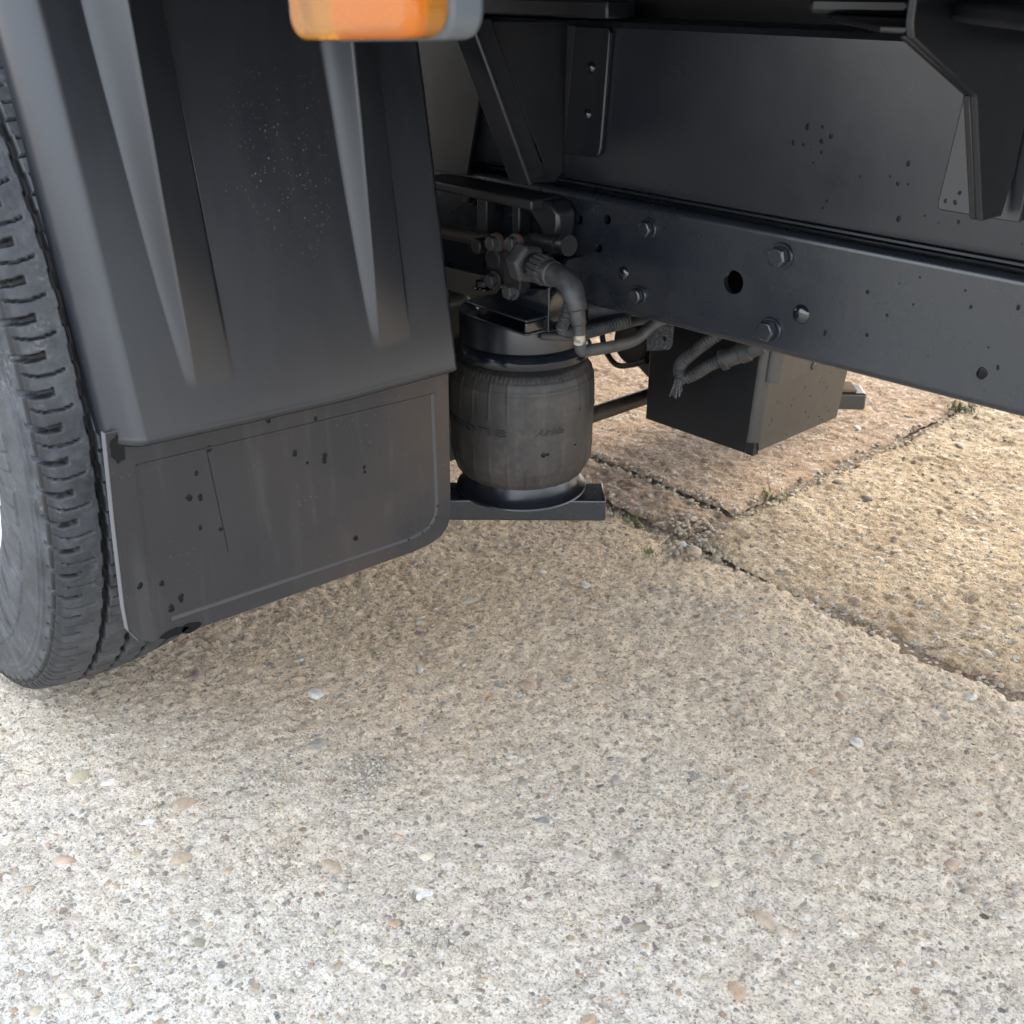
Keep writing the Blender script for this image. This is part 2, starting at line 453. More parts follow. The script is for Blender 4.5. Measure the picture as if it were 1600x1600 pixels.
class G:
    """collects vertices and faces of one mesh, in world coordinates"""
    def __init__(self):
        self.v, self.f = [], []

    def add(self, vs, fs):
        o = len(self.v)
        self.v += [tuple(p) for p in vs]
        self.f += [tuple(i + o for i in f) for f in fs]
        return self

    def box(self, a, b):
        (x0, y0, z0), (x1, y1, z1) = a, b
        return self.add([(x0, y0, z0), (x1, y0, z0), (x1, y1, z0), (x0, y1, z0), (x0, y0, z1), (x1, y0, z1), (x1, y1, z1), (x0, y1, z1)],
                        [(3, 2, 1, 0), (4, 5, 6, 7), (0, 1, 5, 4), (1, 2, 6, 5), (2, 3, 7, 6), (3, 0, 4, 7)])

    def hexa(self, p):
        """eight corners: bottom ring then top ring"""
        return self.add(p, [(3, 2, 1, 0), (4, 5, 6, 7), (0, 1, 5, 4), (1, 2, 6, 5), (2, 3, 7, 6), (3, 0, 4, 7)])

    def prism(self, poly, vec):
        n = len(poly)
        vec = Vector(vec)
        a = [Vector(p) for p in poly]
        vs = a + [p + vec for p in a]
        fs = [tuple(range(n))[::-1], tuple(range(n, 2 * n))]
        fs += [(i, (i + 1) % n, n + (i + 1) % n, n + i) for i in range(n)]
        return self.add(vs, fs)

    def frame(self, d):
        d = Vector(d).normalized()
        h = Vector((0, 0, 1)) if abs(d.z) < 0.9 else Vector((1, 0, 0))
        a = d.cross(h).normalized()
        return d, a, a.cross(d)

    def lathe(self, c, d, prof, n=32, closed=True):
        """profile of (t along d, radius)"""
        c = Vector(c)
        d, a, b = self.frame(d)
        vs, fs = [], []
        for t, r in prof:
            for k in range(n):
                w = 2 * pi * k / n
                vs.append(c + d * t + (a * cos(w) + b * sin(w)) * r)
        m = len(prof)
        for i in range(m - 1):
            for k in range(n):
                k2 = (k + 1) % n
                fs.append((i * n + k, i * n + k2, (i + 1) * n + k2, (i + 1) * n + k))
        if closed:
            fs.append(tuple(range(n))[::-1])
            fs.append(tuple(range((m - 1) * n, m * n)))
        return self.add(vs, fs)

    def cyl(self, c, d, h, r, n=24, ch=0.0):
        if ch:
            return self.lathe(c, d, [(0, r), (h - ch, r), (h, r - ch)], n)
        return self.lathe(c, d, [(0, r), (h, r)], n)

    def tube(self, pts, r, n=12, ridge=0.0, pitch=0.004, sub=8):
        """tube along a smooth path; ridge > 0 makes it corrugated"""
        P = [Vector(p) for p in pts]
        if len(P) > 2:
            E_ = [P[0] * 2 - P[1]] + P + [P[-1] * 2 - P[-2]]
            out = []
            for i in range(1, len(E_) - 2):
                p0, p1, p2, p3 = E_[i - 1:i + 3]
                for k in range(sub):
                    t = k / sub
                    out.append(0.5 * ((2 * p1) + (p2 - p0) * t + (2 * p0 - 5 * p1 + 4 * p2 - p3) * t * t + (3 * p1 - p0 - 3 * p2 + p3) * t ** 3))
            out.append(P[-1])
            P = out
        if ridge:
            L = [0]
            for i in range(1, len(P)):
                L.append(L[-1] + (P[i] - P[i - 1]).length)
            st = max(4, int(L[-1] / (pitch / 4)))
            q_, j = [], 0
            for i in range(st + 1):
                s = L[-1] * i / st
                while j < len(L) - 2 and L[j + 1] < s:
                    j += 1
                t = (s - L[j]) / max(1e-9, L[j + 1] - L[j])
                q_.append(P[j].lerp(P[j + 1], t))
            P = q_
        vs, fs = [], []
        a = None
        for i, p in enumerate(P):
            d = (P[min(i + 1, len(P) - 1)] - P[max(i - 1, 0)]).normalized()
            if a is None:
                a = self.frame(d)[1]
            a = (a - d * a.dot(d)).normalized()
            b = a.cross(d)
            rr = (r[i * (len(r) - 1) // max(1, len(P) - 1)] if isinstance(r, (list, tuple)) else r)
            if ridge:
                rr = rr + (ridge if (i % 4) in (1, 2) else -ridge * 0.3)
            for k in range(n):
                w = 2 * pi * k / n
                vs.append(p + (a * cos(w) + b * sin(w)) * rr)
        m = len(P)
        for i in range(m - 1):
            for k in range(n):
                k2 = (k + 1) % n
                fs.append((i * n + k, (i + 1) * n + k, (i + 1) * n + k2, i * n + k2))
        fs.append(tuple(range(n)))
        fs.append(tuple(range((m - 1) * n, m * n))[::-1])
        return self.add(vs, fs)

    def dome(self, c, d, r, h, n=20, m=6):
        return self.lathe(c, d, [(h * sin(pi / 2 * i / m), max(1e-5, r * cos(pi / 2 * i / m))) for i in range(m + 1)], n)

    def build(self, name, mat, parent=None, smooth=True, bevel=0.0, seg=2, ang=32, label=None, solid=None):
        me = bpy.data.meshes.new(name)
        c = Vector(((min(p[0] for p in self.v) + max(p[0] for p in self.v)) / 2, (min(p[1] for p in self.v) + max(p[1] for p in self.v)) / 2, (min(p[2] for p in self.v) + max(p[2] for p in self.v)) / 2))
        me.from_pydata([(Vector(p) - c) for p in self.v], [], self.f)
        bm = bmesh.new()
        bm.from_mesh(me)
        bmesh.ops.recalc_face_normals(bm, faces=bm.faces)
        bm.to_mesh(me)
        bm.free()
        me.materials.append(mat)
        if smooth:
            me.shade_smooth()
            me.set_sharp_from_angle(angle=radians(ang))
        o = bpy.data.objects.new(name, me)
        link(o, parent, c)
        if solid:
            md = o.modifiers.new('thickness', 'SOLIDIFY')
            md.thickness = solid
            md.offset = 0
            md = o.modifiers.new('split', 'EDGE_SPLIT')
            md.split_angle = radians(30)
        if bevel:
            md = o.modifiers.new('edge', 'BEVEL')
            md.width = bevel
            md.segments = seg
            md.limit_method = 'ANGLE'
            md.angle_limit = radians(40)
        if label:
            o['label'] = label
        return o


def np_mesh(name, co, quads, mat, parent, loc, smooth=True):
    me = bpy.data.meshes.new(name)
    nv, nf = len(co), len(quads)
    me.vertices.add(nv)
    me.vertices.foreach_set('co', np.ascontiguousarray(co - np.array(loc), dtype=np.float32).ravel())
    me.loops.add(nf * 4)
    me.loops.foreach_set('vertex_index', np.ascontiguousarray(quads, dtype=np.int32).ravel())
    me.polygons.add(nf)
    me.polygons.foreach_set('loop_start', np.arange(0, nf * 4, 4, dtype=np.int32))
    me.update(calc_edges=True)
    me.validate()
    me.materials.append(mat)
    if smooth:
        me.shade_smooth()
    o = bpy.data.objects.new(name, me)
    return link(o, parent, loc)


def grid_quads(nu, nv):
    i = np.arange(nu * nv).reshape(nu, nv)
    return np.stack([i[:-1, :-1], i[1:, :-1], i[1:, 1:], i[:-1, 1:]], -1).reshape(-1, 4)


def vnoise(x, y, scale, seed):
    """smooth value noise 0..1 on arrays"""
    r = np.random.default_rng(seed).random((257, 257))
    u, v = x * scale + 1000.37, y * scale + 1000.91
    iu, iv = np.floor(u).astype(int), np.floor(v).astype(int)
    fu, fv = u - iu, v - iv
    fu, fv = fu * fu * (3 - 2 * fu), fv * fv * (3 - 2 * fv)
    a, b = iu % 257, iv % 257
    a2, b2 = (a + 1) % 257, (b + 1) % 257
    return (r[a, b] * (1 - fu) + r[a2, b] * fu) * (1 - fv) + (r[a, b2] * (1 - fu) + r[a2, b2] * fu) * fv


# ------------------------------------------------------------------ ground
ground = G().add([(-400, -400, -0.0040), (400, -400, -0.0040), (400, 400, -0.0040), (-400, 400, -0.0040)], [(0, 1, 2, 3)]).build('ground', M['soil'], smooth=False)
tag(ground, 'large old concrete yard of cast slabs with open gravelly joints', None, None, 'structure')


def axis(lo, hi, flo, fhi, step, coarse=0.12):
    a = []
    if flo - lo > 1e-6:
        k = max(1, int((flo - lo) / coarse))
        a += list(lo + (flo - lo) * (1 - (1 - np.arange(k) / k) ** 1.0))
    k = int((fhi - flo) / step)
    a += list(np.linspace(flo, fhi, k, endpoint=False))
    k = max(1, int((hi - fhi) / coarse))
    a += list(np.linspace(fhi, hi, k + 1)) if hi - fhi > 1e-6 else [fhi]
    return np.array(a)


def slab(lo, hi, fine_lo, fine_hi, step, mat, seed, rough=1.0, edges=(1, 1, 1, 1), bumps=3000):
    xs = axis(lo[0], hi[0], fine_lo[0], fine_hi[0], step)
    ys = axis(lo[1], hi[1], fine_lo[1], fine_hi[1], step)
    X, Y = np.meshgrid(xs, ys, indexing='ij')
    z = 0.006 * (vnoise(X, Y, 3.1, seed) - 0.5) + 0.0022 * (vnoise(X, Y, 17, seed + 1) - 0.5) * rough
    z += 0.0014 * (vnoise(X, Y, 55, seed + 2) - 0.5) * rough + 0.0013 * (vnoise(X, Y, 130, seed + 3) - 0.5) * rough
    z += 0.0021 * (vnoise(X, Y, 260, seed + 4) - 0.5) * rough
    r2 = np.random.default_rng(seed)
    fx = (fine_lo[0], fine_hi[0])
    fy = (fine_lo[1], fine_hi[1])
    i0, j0 = np.searchsorted(xs, fx[0]), np.searchsorted(ys, fy[0])
    i1, j1 = np.searchsorted(xs, fx[1]), np.searchsorted(ys, fy[1])
    for _ in range(bumps):          # grains and pop-outs standing proud of, or missing from, the mortar
        cx, cy = r2.uniform(*fx), r2.uniform(*fy)
        ra, rb = r2.uniform(0.0025, 0.008), 0
        rb = ra * r2.uniform(0.5, 1.0)
        th = r2.uniform(0, pi)
        a, b = np.searchsorted(xs, [cx - ra, cx + ra])
        c, d = np.searchsorted(ys, [cy - ra, cy + ra])
        if b <= a or d <= c:
            continue
        dx, dy = X[a:b, c:d] - cx, Y[a:b, c:d] - cy
        u, v = (dx * cos(th) + dy * sin(th)) / ra, (-dx * sin(th) + dy * cos(th)) / rb
        w = np.clip(1 - u * u - v * v, 0, 1)
        z[a:b, c:d] += np.sqrt(w) * r2.choice([1, 1, 1, -1.0]) * r2.uniform(0.0003, 0.0012) * rough
    # ragged, worn edges at the joints
    ex = 0.016 * (vnoise(Y, Y * 0 + 3, 22, seed + 5) - 0.5) + 0.011 * (vnoise(Y, X, 90, seed + 6) - 0.5) + 0.008 * (vnoise(Y, X, 210, seed + 16) - 0.5)
    ey = 0.016 * (vnoise(X, X * 0 + 5, 22, seed + 7) - 0.5) + 0.011 * (vnoise(X, Y, 90, seed + 8) - 0.5) + 0.008 * (vnoise(X, Y, 210, seed + 18) - 0.5)
    drop = np.zeros_like(z)
    for on, dist in zip(edges, (X - lo[0] + ex, hi[0] - X + ex, Y - lo[1] + ey, hi[1] - Y + ey)):
        if on:
            t = np.clip(1 - dist / 0.016, 0, 3)
            drop += 0.0055 * t ** 2 * (0.15 + 1.1 * vnoise(X, Y, 9, seed + 9))
    z -= np.minimum(drop, 0.0075)
    co = np.stack([X, Y, z], -1).reshape(-1, 3)
    c = ((lo[0] + hi[0]) / 2, (lo[1] + hi[1]) / 2, 0)
    o = np_mesh('concrete_slab', co, grid_quads(len(xs), len(ys)), mat, ground, c)
    return o, (xs, ys, z)


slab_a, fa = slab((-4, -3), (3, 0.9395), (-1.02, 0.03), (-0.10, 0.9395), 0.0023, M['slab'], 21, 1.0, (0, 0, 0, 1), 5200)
slab_b, fb = slab((-0.741, 0.9402), (3, 6), (-0.741, 0.9402), (-0.10, 1.95), 0.003, M['slab_warm'], 41, 1.35, (1, 0, 1, 0), 4200)
slab_c, fc = slab((-4, 1.046), (-0.751, 6), (-1.70, 1.046), (-0.751, 1.95), 0.0036, M['slab_brown'], 61, 1.3, (0, 1, 1, 0), 3200)
slab_d, fd = slab((-4, 0.950), (-0.750, 1.039), (-1.20, 0.950), (-0.750, 1.039), 0.003, M['slab_brown'], 81, 1.6, (0, 1, 1, 1), 260)
slab_a['label'] = 'pale grey concrete slab with exposed pebbles'
slab_b['label'] = 'sandy coloured coarse concrete slab'
slab_c['label'] = 'brown concrete slab under the chassis box'
slab_d['label'] = 'narrow broken strip of concrete between two joints'


def hz(x, y):
    for (xs, ys, z) in (fa, fb, fc, fd):
        if xs[0] <= x <= xs[-1] and ys[0] <= y <= ys[-1]:
            return float(z[min(len(xs) - 1, np.searchsorted(xs, x)), min(len(ys) - 1, np.searchsorted(ys, y))])
    return -0.02


def ico(sub=1):
    bm = bmesh.new()
    bmesh.ops.create_icosphere(bm, subdivisions=sub, radius=1.0)
    vs = np.array([v.co[:] for v in bm.verts])
    fs = [tuple(v.index for v in f.verts) for f in bm.faces]
    bm.free()
    return vs, fs


ICO1, ICO2 = ico(1), ico(2)


def stone_mesh(name, mat, seed, angular=0.3, flat=0.55):
    r2 = np.random.default_rng(seed)
    vs = ICO2[0].copy()
    ax = np.array([1.0, r2.uniform(0.5, 0.9), flat])
    for _ in range(11):             # knock flats off the pebble
        d = r2.normal(size=3)
        d /= np.linalg.norm(d)
        k = r2.uniform(0.60, 0.92)
        h = vs @ d
        over = np.clip(h - k, 0, None)
        vs -= np.outer(over * (0.5 + angular), d)
    vs += (vnoise(vs[:, 0] * 2, vs[:, 1] * 2 + vs[:, 2], 2.0, seed)[:, None] - 0.5) * vs * 0.25
    vs *= ax
    me = bpy.data.meshes.new(name)
    me.from_pydata(vs.tolist(), [], ICO2[1])
    me.materials.append(mat)
    me.shade_smooth()
    me.set_sharp_from_angle(angle=radians(50))
    return me


shapes = [stone_mesh('stone', M['stone'], 100 + i, rnd.uniform(0.1, 0.5), 0.5) for i in range(14)]
shapes_warm = [stone_mesh('stone', M['stone_warm'], 300 + i, rnd.uniform(0.2, 0.6), 0.42) for i in range(12)]
taken = []


def put_stone(me, x, y, size, rot, parent, sink=0.62, tilt=0.12, name='stone'):
    o = bpy.data.objects.new(name, me)
    s = size / 2
    link(o, parent, (x, y, hz(x, y) + s * 0.5 * (1 - 2 * sink) * 0.9))
    o.scale = (s, s, s)
    o.rotation_euler = (rnd.uniform(-tilt, tilt), rnd.uniform(-tilt, tilt), rot)
    return o


# the stones one can point to in the photograph, where they lie
named = [(-0.778, 0.228, .0165, 0.9, 'white'), (-0.709, 0.231, .019, 1.0, 'white'), (-0.710, 0.264, .027, 1.3, 'beige'), (-0.711, 0.164, .024, 0.3, 'pink'),
         (-0.496, 0.354, .020, 1.1, 'white'), (-0.527, 0.379, .015, 0.2, 'cream'), (-0.563, 0.262, .016, 0.4, 'cream'), (-0.567, 0.206, .017, 0.7, 'olive'),
         (-0.364, 0.526, .024, 0.6, 'cream'), (-0.658, 0.554, .014, 0.9, 'rust'), (-0.496, 0.475, .017, 0.2, 'grey'), (-0.369, 0.452, .017, 0.5, 'olive'),
         (-0.586, 0.117, .014, 0.5, 'cream'), (-0.560, 0.375, .012, 0.1, 'pink'), (-0.630, 0.300, .018, 0.9, 'beige'), (-0.64, 0.180, .016, 0.6, 'grey'),
         (-0.465, 0.300, .016, 0.9, 'cream'), (-0.420, 0.260, .015, 0.3, 'pink'), (-0.330, 0.480, .014, 0.7, 'olive'), (-0.640, 0.41, .013, 0.6, 'grey')]
for x, y, s, r, c in named:
    put_stone(stone_mesh('stone', M['stone_' + c], rnd.randrange(9999), 0.35, 0.5), x, y, s, r + 0.4, slab_a, 0.80, 0.06)
    taken.append((x, y, s))


def inview(x, y, z=0.0, pad=0.02):
    v = Vector((x, y, z)) - EYE
    d = v.dot(fwd)
    if d < 0.05:
        return 0
    u, w = v.dot(rgt) / d * 1700 / 1600, v.dot(upv) / d * 1700 / 1600
    return d if abs(u) < 0.5 + pad and abs(w) < 0.5 + pad else 0


count = {slab_a: 0, slab_b: 0, slab_c: 0}
tries = 0
while tries < 60000 and sum(count.values()) < 285:
    tries += 1
    x, y = rnd.uniform(-1.3, -0.12), rnd.uniform(0.04, 1.75)
    d = inview(x, y)
    if not d:
        continue
    s = 0.0075 + 0.0165 * rnd.random() ** 1.9
    px = s / d * 1700
    if px < 9.5:
        continue
    if y < 0.925:
        p = slab_a
    elif y > 0.96 and x > -0.725:
        p = slab_b
    elif y > 1.06 and x < -0.77:
        p = slab_c
    else:
        continue
    lim = {slab_a: 215, slab_b: 48, slab_c: 16}[p]
    if count[p] >= lim or any(hypot(x - a, y - b) < (s + c) * 0.62 for a, b, c in taken):
        continue
    count[p] += 1
    taken.append((x, y, s))
    put_stone(rnd.choice(shapes if p is slab_a else shapes_warm), x, y, s, rnd.uniform(0, 6.3), p, rnd.uniform(0.70, 0.86) if p is slab_a else rnd.uniform(0.62, 0.85))


def stone_heap(name, pts, mat, parent, label, sub=ICO1):
    """many stones too small to pick out, joined; pts: x, y, z, size"""
    V, F, base = [], [], len(sub[0])
    for i, (x, y, z, s) in enumerate(pts):
        k = sub[0] * np.array([1, rng.uniform(0.5, 1), rng.uniform(0.4, 0.8)]) * s / 2 * (1 + 0.25 * (rng.random((base, 1)) - 0.5))
        a = rng.uniform(0, 6.28)
        ca, sa = cos(a), sin(a)
        k = np.stack([k[:, 0] * ca - k[:, 1] * sa, k[:, 0] * sa + k[:, 1] * ca, k[:, 2]], 1) + (x, y, z)
        V.append(k)
        F += [tuple(j + i * base for j in f) for f in sub[1]]
    V = np.concatenate(V)
    c = V.mean(0)
    me = bpy.data.meshes.new(name)
    me.from_pydata((V - c).tolist(), [], F)
    me.materials.append(mat)
    me.shade_smooth()
    me.set_sharp_from_angle(angle=radians(55))
    o = link(bpy.data.objects.new(name, me), parent, c)
    o['kind'] = 'stuff'
    if label:
        o['label'] = label
    return o


for sl, box, n, smax in ((slab_a, (-1.0, -0.11, 0.04, 0.925), 15000, 0.0078), (slab_b, (-0.72, -0.1, 0.965, 1.9), 5200, 0.0085), (slab_c, (-1.65, -0.775, 1.07, 1.9), 3200, 0.008)):
    pts = []
    while len(pts) < n:
        x, y = rng.uniform(box[0], box[1]), rng.uniform(box[2], box[3])
        if not inview(x, y):
            n -= 1
            continue
        s = 0.0016 + (smax - 0.0016) * rng.random() ** 2.2
        pts.append((x, y, hz(x, y) - s * 0.17, s))
    stone_heap('fine_stones', pts, M['grit'] if sl is slab_a else M['grit_warm'], sl, 'fine aggregate showing in the worn concrete')

# loose gravel and grit in the joints and in worn hollows
pts = []
for (a, b, wd, n) in (((-0.10, 0.939), (-0.735, 0.939), 0.007, 420), ((-0.70, 0.940), (-1.25, 0.947), 0.020, 1500), ((-0.745, 0.945), (-0.745, 1.9), 0.013, 1200),
                      ((-0.745, 1.044), (-1.25, 1.044), 0.014, 1000), ((-0.70, 0.925), (-0.80, 0.985), 0.032, 700)):
    for _ in range(n):
        t = rng.random()
        nx, ny = b[1] - a[1], a[0] - b[0]
        L = hypot(nx, ny)
        o_ = rng.normal() * wd * 0.55
        x, y = a[0] + (b[0] - a[0]) * t + nx / L * o_, a[1] + (b[1] - a[1]) * t + ny / L * o_
        s = 0.0014 + 0.0075 * rng.random() ** 3.2
        pts.append((x, y, max(hz(x, y), -0.0070) + s * 0.2 + abs(rng.normal()) * 0.001, s))
gr = stone_heap('gravel', pts, M['grit_warm'], None, 'loose fine gravel lying in the open joints of the concrete')
pts = []
for cx, cy, r_, n in ((-0.640, 0.405, 0.030, 420), (-0.70, 0.330, 0.022, 120), (-0.47, 0.335, 0.022, 130), (-0.375, 0.475, 0.016, 70), (-0.60, 0.27, 0.020, 80), (-0.44, 0.62, 0.012, 30), (-0.39, 0.80, 0.012, 26)):
    for _ in range(n):
        x, y = cx + rng.normal() * r_ * 0.6, cy + rng.normal() * r_ * 0.6
        s = 0.0012 + 0.0032 * rng.random() ** 2
        pts.append((x, y, hz(x, y) + s * 0.2, s))
stone_heap('grit', pts, M['grit_pale'], None, 'pale loose grit gathered in worn hollows of the near slab')

# loose stones at the crossing of the joints
for x, y, s, r, c, lab in ((-0.713, 0.922, .021, 0.5, 'beige', 'biggest flat tan stone lying loose where the concrete joints meet'),
                           (-0.691, 0.935, .015, 1.9, 'olive', 'upright brownish stone beside the biggest loose tan stone at the joint'),
                           (-0.738, 0.930, .012, 0.1, 'white', 'pale pebble wedged in the joint left of the biggest tan stone'),
                           (-0.728, 0.906, .012, 2.3, 'grey', 'grey pebble on the near edge of the joint crossing'),
                           (-0.772, 0.990, .012, 0.8, 'pink', 'pinkish loose pebble on the narrow concrete strip below the chassis box')):
    o = put_stone(stone_mesh('loose_stone', M['stone_' + c], rnd.randrange(9999), 0.3, 0.6), x, y, s, r, None, 0.2, 0.2, 'loose_stone')
    o.location.z = max(hz(x, y), -0.007) + s * 0.24
    tag(o, lab, 'stone', 'loose stones at the joint crossing')


def tuft(x, y, n, h, lab):
    V, F = [], []
    for i in range(n):
        bx, by = x + rnd.gauss(0, h * 0.55), y + rnd.gauss(0, h * 0.28)
        bz = max(hz(bx, by), -0.0075) - 0.002
        a = rnd.uniform(0, 6.28)
        hh, w = h * rnd.uniform(0.45, 1.1), h * rnd.uniform(0.05, 0.09)
        lx, ly = cos(a), sin(a)
        lean = rnd.uniform(0.2, 0.9) * hh
        o = len(V)
        for t in (0, 0.4, 0.75):
            c = Vector((bx + lx * lean * t * t, by + ly * lean * t * t, bz + hh * t * (1.15 - 0.3 * t)))
            ww = w * (1 - t * 0.6)
            V += [c + Vector((-ly, lx, 0)) * ww, c - Vector((-ly, lx, 0)) * ww]
        V.append(Vector((bx + lx * lean, by + ly * lean, bz + hh * 0.86)))
        F += [(o, o + 1, o + 3, o + 2), (o + 2, o + 3, o + 5, o + 4), (o + 4, o + 5, o + 6)]
    o = G().add(V, F).build('grass_tuft', M['grass'])
    return tag(o, lab, 'grass tuft', 'grass tufts in the joints')


tuft(-0.824, 0.934, 46, 0.016, 'thin grass tuft in the joint behind the end of the lower spring arm')
tuft(-0.752, 0.885, 34, 0.011, 'low sparse grass at the near side of the joint crossing by loose stones')
tuft(-0.753, 1.127, 40, 0.017, 'yellow green grass tuft in the joint below the chassis box')
tuft(-0.751, 1.622, 60, 0.020, 'small bright grass tuft far along the cross joint, near the rail edge')

# ------------------------------------------------------------------ the truck
TR = empty('truck', (-1.06, 0.28, 0.0))
tag(TR, 'dark chassis truck with black mudguard, air spring and frame rail parked on concrete', 'truck')
HUB = Vector((-1.0602, 0.28, 0.336))

# ---- wheel
wheel = empty('wheel', HUB, TR)


def make_tyre():
    th = np.radians(np.concatenate([np.arange(-105, 56, 0.16), np.arange(56, 255, 2.5)]))
    prof = [(-.058, .214), (-.066, .222), (-.0735, .240), (-.0770, .262), (-.0775, .285), (-.0755, .306), (-.0730, .318), (-.0708, .3265), (-.0690, .3335), (-.0655, .3395), (-.058, .3418), (-.03, .3457), (0, .347)]
    prof = prof + [(-s, r) for s, r in prof[-2::-1]]
    p = np.array(prof)
    for _ in range(3):                          # round the polyline off
        q_ = np.empty((2 * len(p) - 2, 2))
        q_[0::2] = 0.75 * p[:-1] + 0.25 * p[1:]
        q_[1::2] = 0.25 * p[:-1] + 0.75 * p[1:]
        p = np.concatenate([prof[:1], q_, prof[-1:]])
    L = np.concatenate([[0], np.cumsum(np.hypot(*np.diff(p, axis=0).T))])
    tot = L[-1]
    # finer on the outer wall and the tread
    s_at = lambda v: np.interp(v, p[:, 0][len(p) // 8:-len(p) // 8], L[len(p) // 8:-len(p) // 8])
    Lt0 = L[np.argmin(np.abs(p[:, 0] + .071) + np.abs(p[:, 1] - .326) * 2)]
    knots = np.concatenate([np.arange(0, Lt0, 0.0016), np.arange(Lt0, tot * 0.70, 0.0010), np.linspace(tot * 0.72, tot, 26)])
    ps, pr = np.interp(knots, L, p[:, 0]), np.interp(knots, L, p[:, 1])
    ts, tr_ = np.gradient(ps), np.gradient(pr)
    ln = np.hypot(ts, tr_)
    ns, nr = -tr_ / ln, ts / ln                 # outward
    T, SS = np.meshgrid(th, ps, indexing='ij')
    _, RR = np.meshgrid(th, pr, indexing='ij')
    pitch = radians(360 / 86)
    u = T / pitch
    fr = u - np.floor(u)
    arc = pitch * 0.345
    dep = np.zeros_like(T)
    tread = RR > 0.337
    jag = 0.0009 * np.where(fr < 0.5, 1, -1)
    for c, w in ((-.0350, .0026), (-.0115, .0025), (.0115, .0025), (.0350, .0026)):
        t = np.abs(SS - c + jag * 0.8) - w
        dep = np.maximum(dep, np.clip(-t / 0.0008, 0, 1) * 0.0085 * tread)

    def seg(s0, s1, f0, curve, hw, d, taper=0.0, soft=0.0005):
        k = np.clip((SS - s0) / (s1 - s0), 0, 1)
        df = (fr - f0 - curve * (k - 0.5) ** 2 * 4 - 0.0 + 0.5) % 1 - 0.5
        half = hw * (1 - taper * k)
        a = np.clip((half - np.abs(df) * arc) / soft, 0, 1)
        e = np.clip(np.minimum(SS - s0, s1 - SS) / 0.0009, 0, 1)
        return a * e * d

    outer = (SS < 0) & (RR > 0.3245)
    dep = np.maximum(dep, seg(-.0730, -.0525, 0.30, 0.05, .0026, .0080, -0.15, 0.0008) * outer)
    dep = np.maximum(dep, seg(-.0690, -.0425, 0.80, 0.10, .0011, .0045) * outer)
    dep = np.maximum(dep, seg(-.0335, -.0235, 0.42, 0.0, .0013, .0045) * tread)
    dep = np.maximum(dep, seg(-.0300, -.0180, 0.92, 0.0, .0009, .0028) * tread)
    dep = np.maximum(dep, seg(-.0100, .0000, 0.15, 0.0, .0013, .0045) * tread)
    dep = np.maximum(dep, seg(-.0060, .0060, 0.65, 0.0, .0009, .0028) * tread)
    dep = np.maximum(dep, seg(.0525, .0730, 0.30, 0.05, .0030, .0058, 0, 0.0011) * (RR > .3245))
    # groove running round the shoulder, broken at each slot; small ridge lower down
    sh = (SS < 0)
    dep = np.maximum(dep, np.clip((.0012 - np.abs(RR - .3315)) / .0006, 0, 1) * 0.0018 * sh)
    dep -= np.clip((.0013 - np.abs(RR - .3195)) / .0007, 0, 1) * 0.0012 * sh
    dep -= np.clip((.0010 - np.abs(RR - .3135)) / .0006, 0, 1) * 0.0010 * sh
    # chevron pattern on the side wall
    v = T / radians(9.5)
    k = v - np.floor(v)
    rr_ = (RR - .268) / .022
    off = 0.16 * np.abs(rr_)
    inside = (np.abs(rr_) < 1) & (k > 0.08 + off) & (k < 0.72 + off) & sh
    dep -= inside * 0.0012
    dep += (np.abs(k - 0.40 - off) < 0.022) * inside * 0.0012
    n_s = np.broadcast_to(ns, T.shape)
    n_r = np.broadcast_to(nr, T.shape)
    s2 = SS - n_s * dep
    r2 = RR - n_r * dep
    x = HUB.x + r2 * np.cos(T)
    z = HUB.z + r2 * np.sin(T)
    y = HUB.y + s2
    sq = np.clip(0.004 - z, 0, None)            # the loaded tyre flattens and bulges where it stands
    y = y + np.sign(s2) * sq * 0.5
    z = np.maximum(z, 0.0015 + 0.15 * np.minimum(z, 0) * 0)
    co = np.stack([x, y, z], -1)
    n0, n1 = T.shape
    idx = np.arange(n0 * n1).reshape(n0, n1)
    nxt = np.roll(idx, -1, axis=0)
    qd = np.stack([idx[:, :-1], nxt[:, :-1], nxt[:, 1:], idx[:, 1:]], -1).reshape(-1, 4)[:, ::-1]
    return np_mesh('tyre', co.reshape(-1, 3), qd, M['tyre'], wheel, HUB)


make_tyre()
g = G()
prof = [(-.058, .214), (-.064, .2225), (-.062, .2235), (-.056, .212), (-.050, .206), (-.035, .200), (-.030, .178), (-.020, .165), (-.012, .150), (-.014, .110), (-.030, .085), (-.032, .0005)]
g.lathe(HUB, (0, 1, 0), prof + [(.04, .0005), (.04, .19), (.06, .206), (.068, .214)], 96, closed=False)
g.build('rim', M['rim'], wheel)
for k in range(5):
    a = 2 * pi * k / 5
    G().cyl(HUB + Vector((cos(a) * .06, -.032, sin(a) * .06)), (0, -1, 0), .018, .011, 6, .003).build('wheel_nut', M['rim'], wheel, smooth=False)

# ---- mudguard: moulded shell with rounded outer edge and two tapering ribs
def guard_x(z):
    return -0.6735 - 0.20 * (z - 0.335) - 0.10 * max(0.0, z - 0.52) ** 1.5


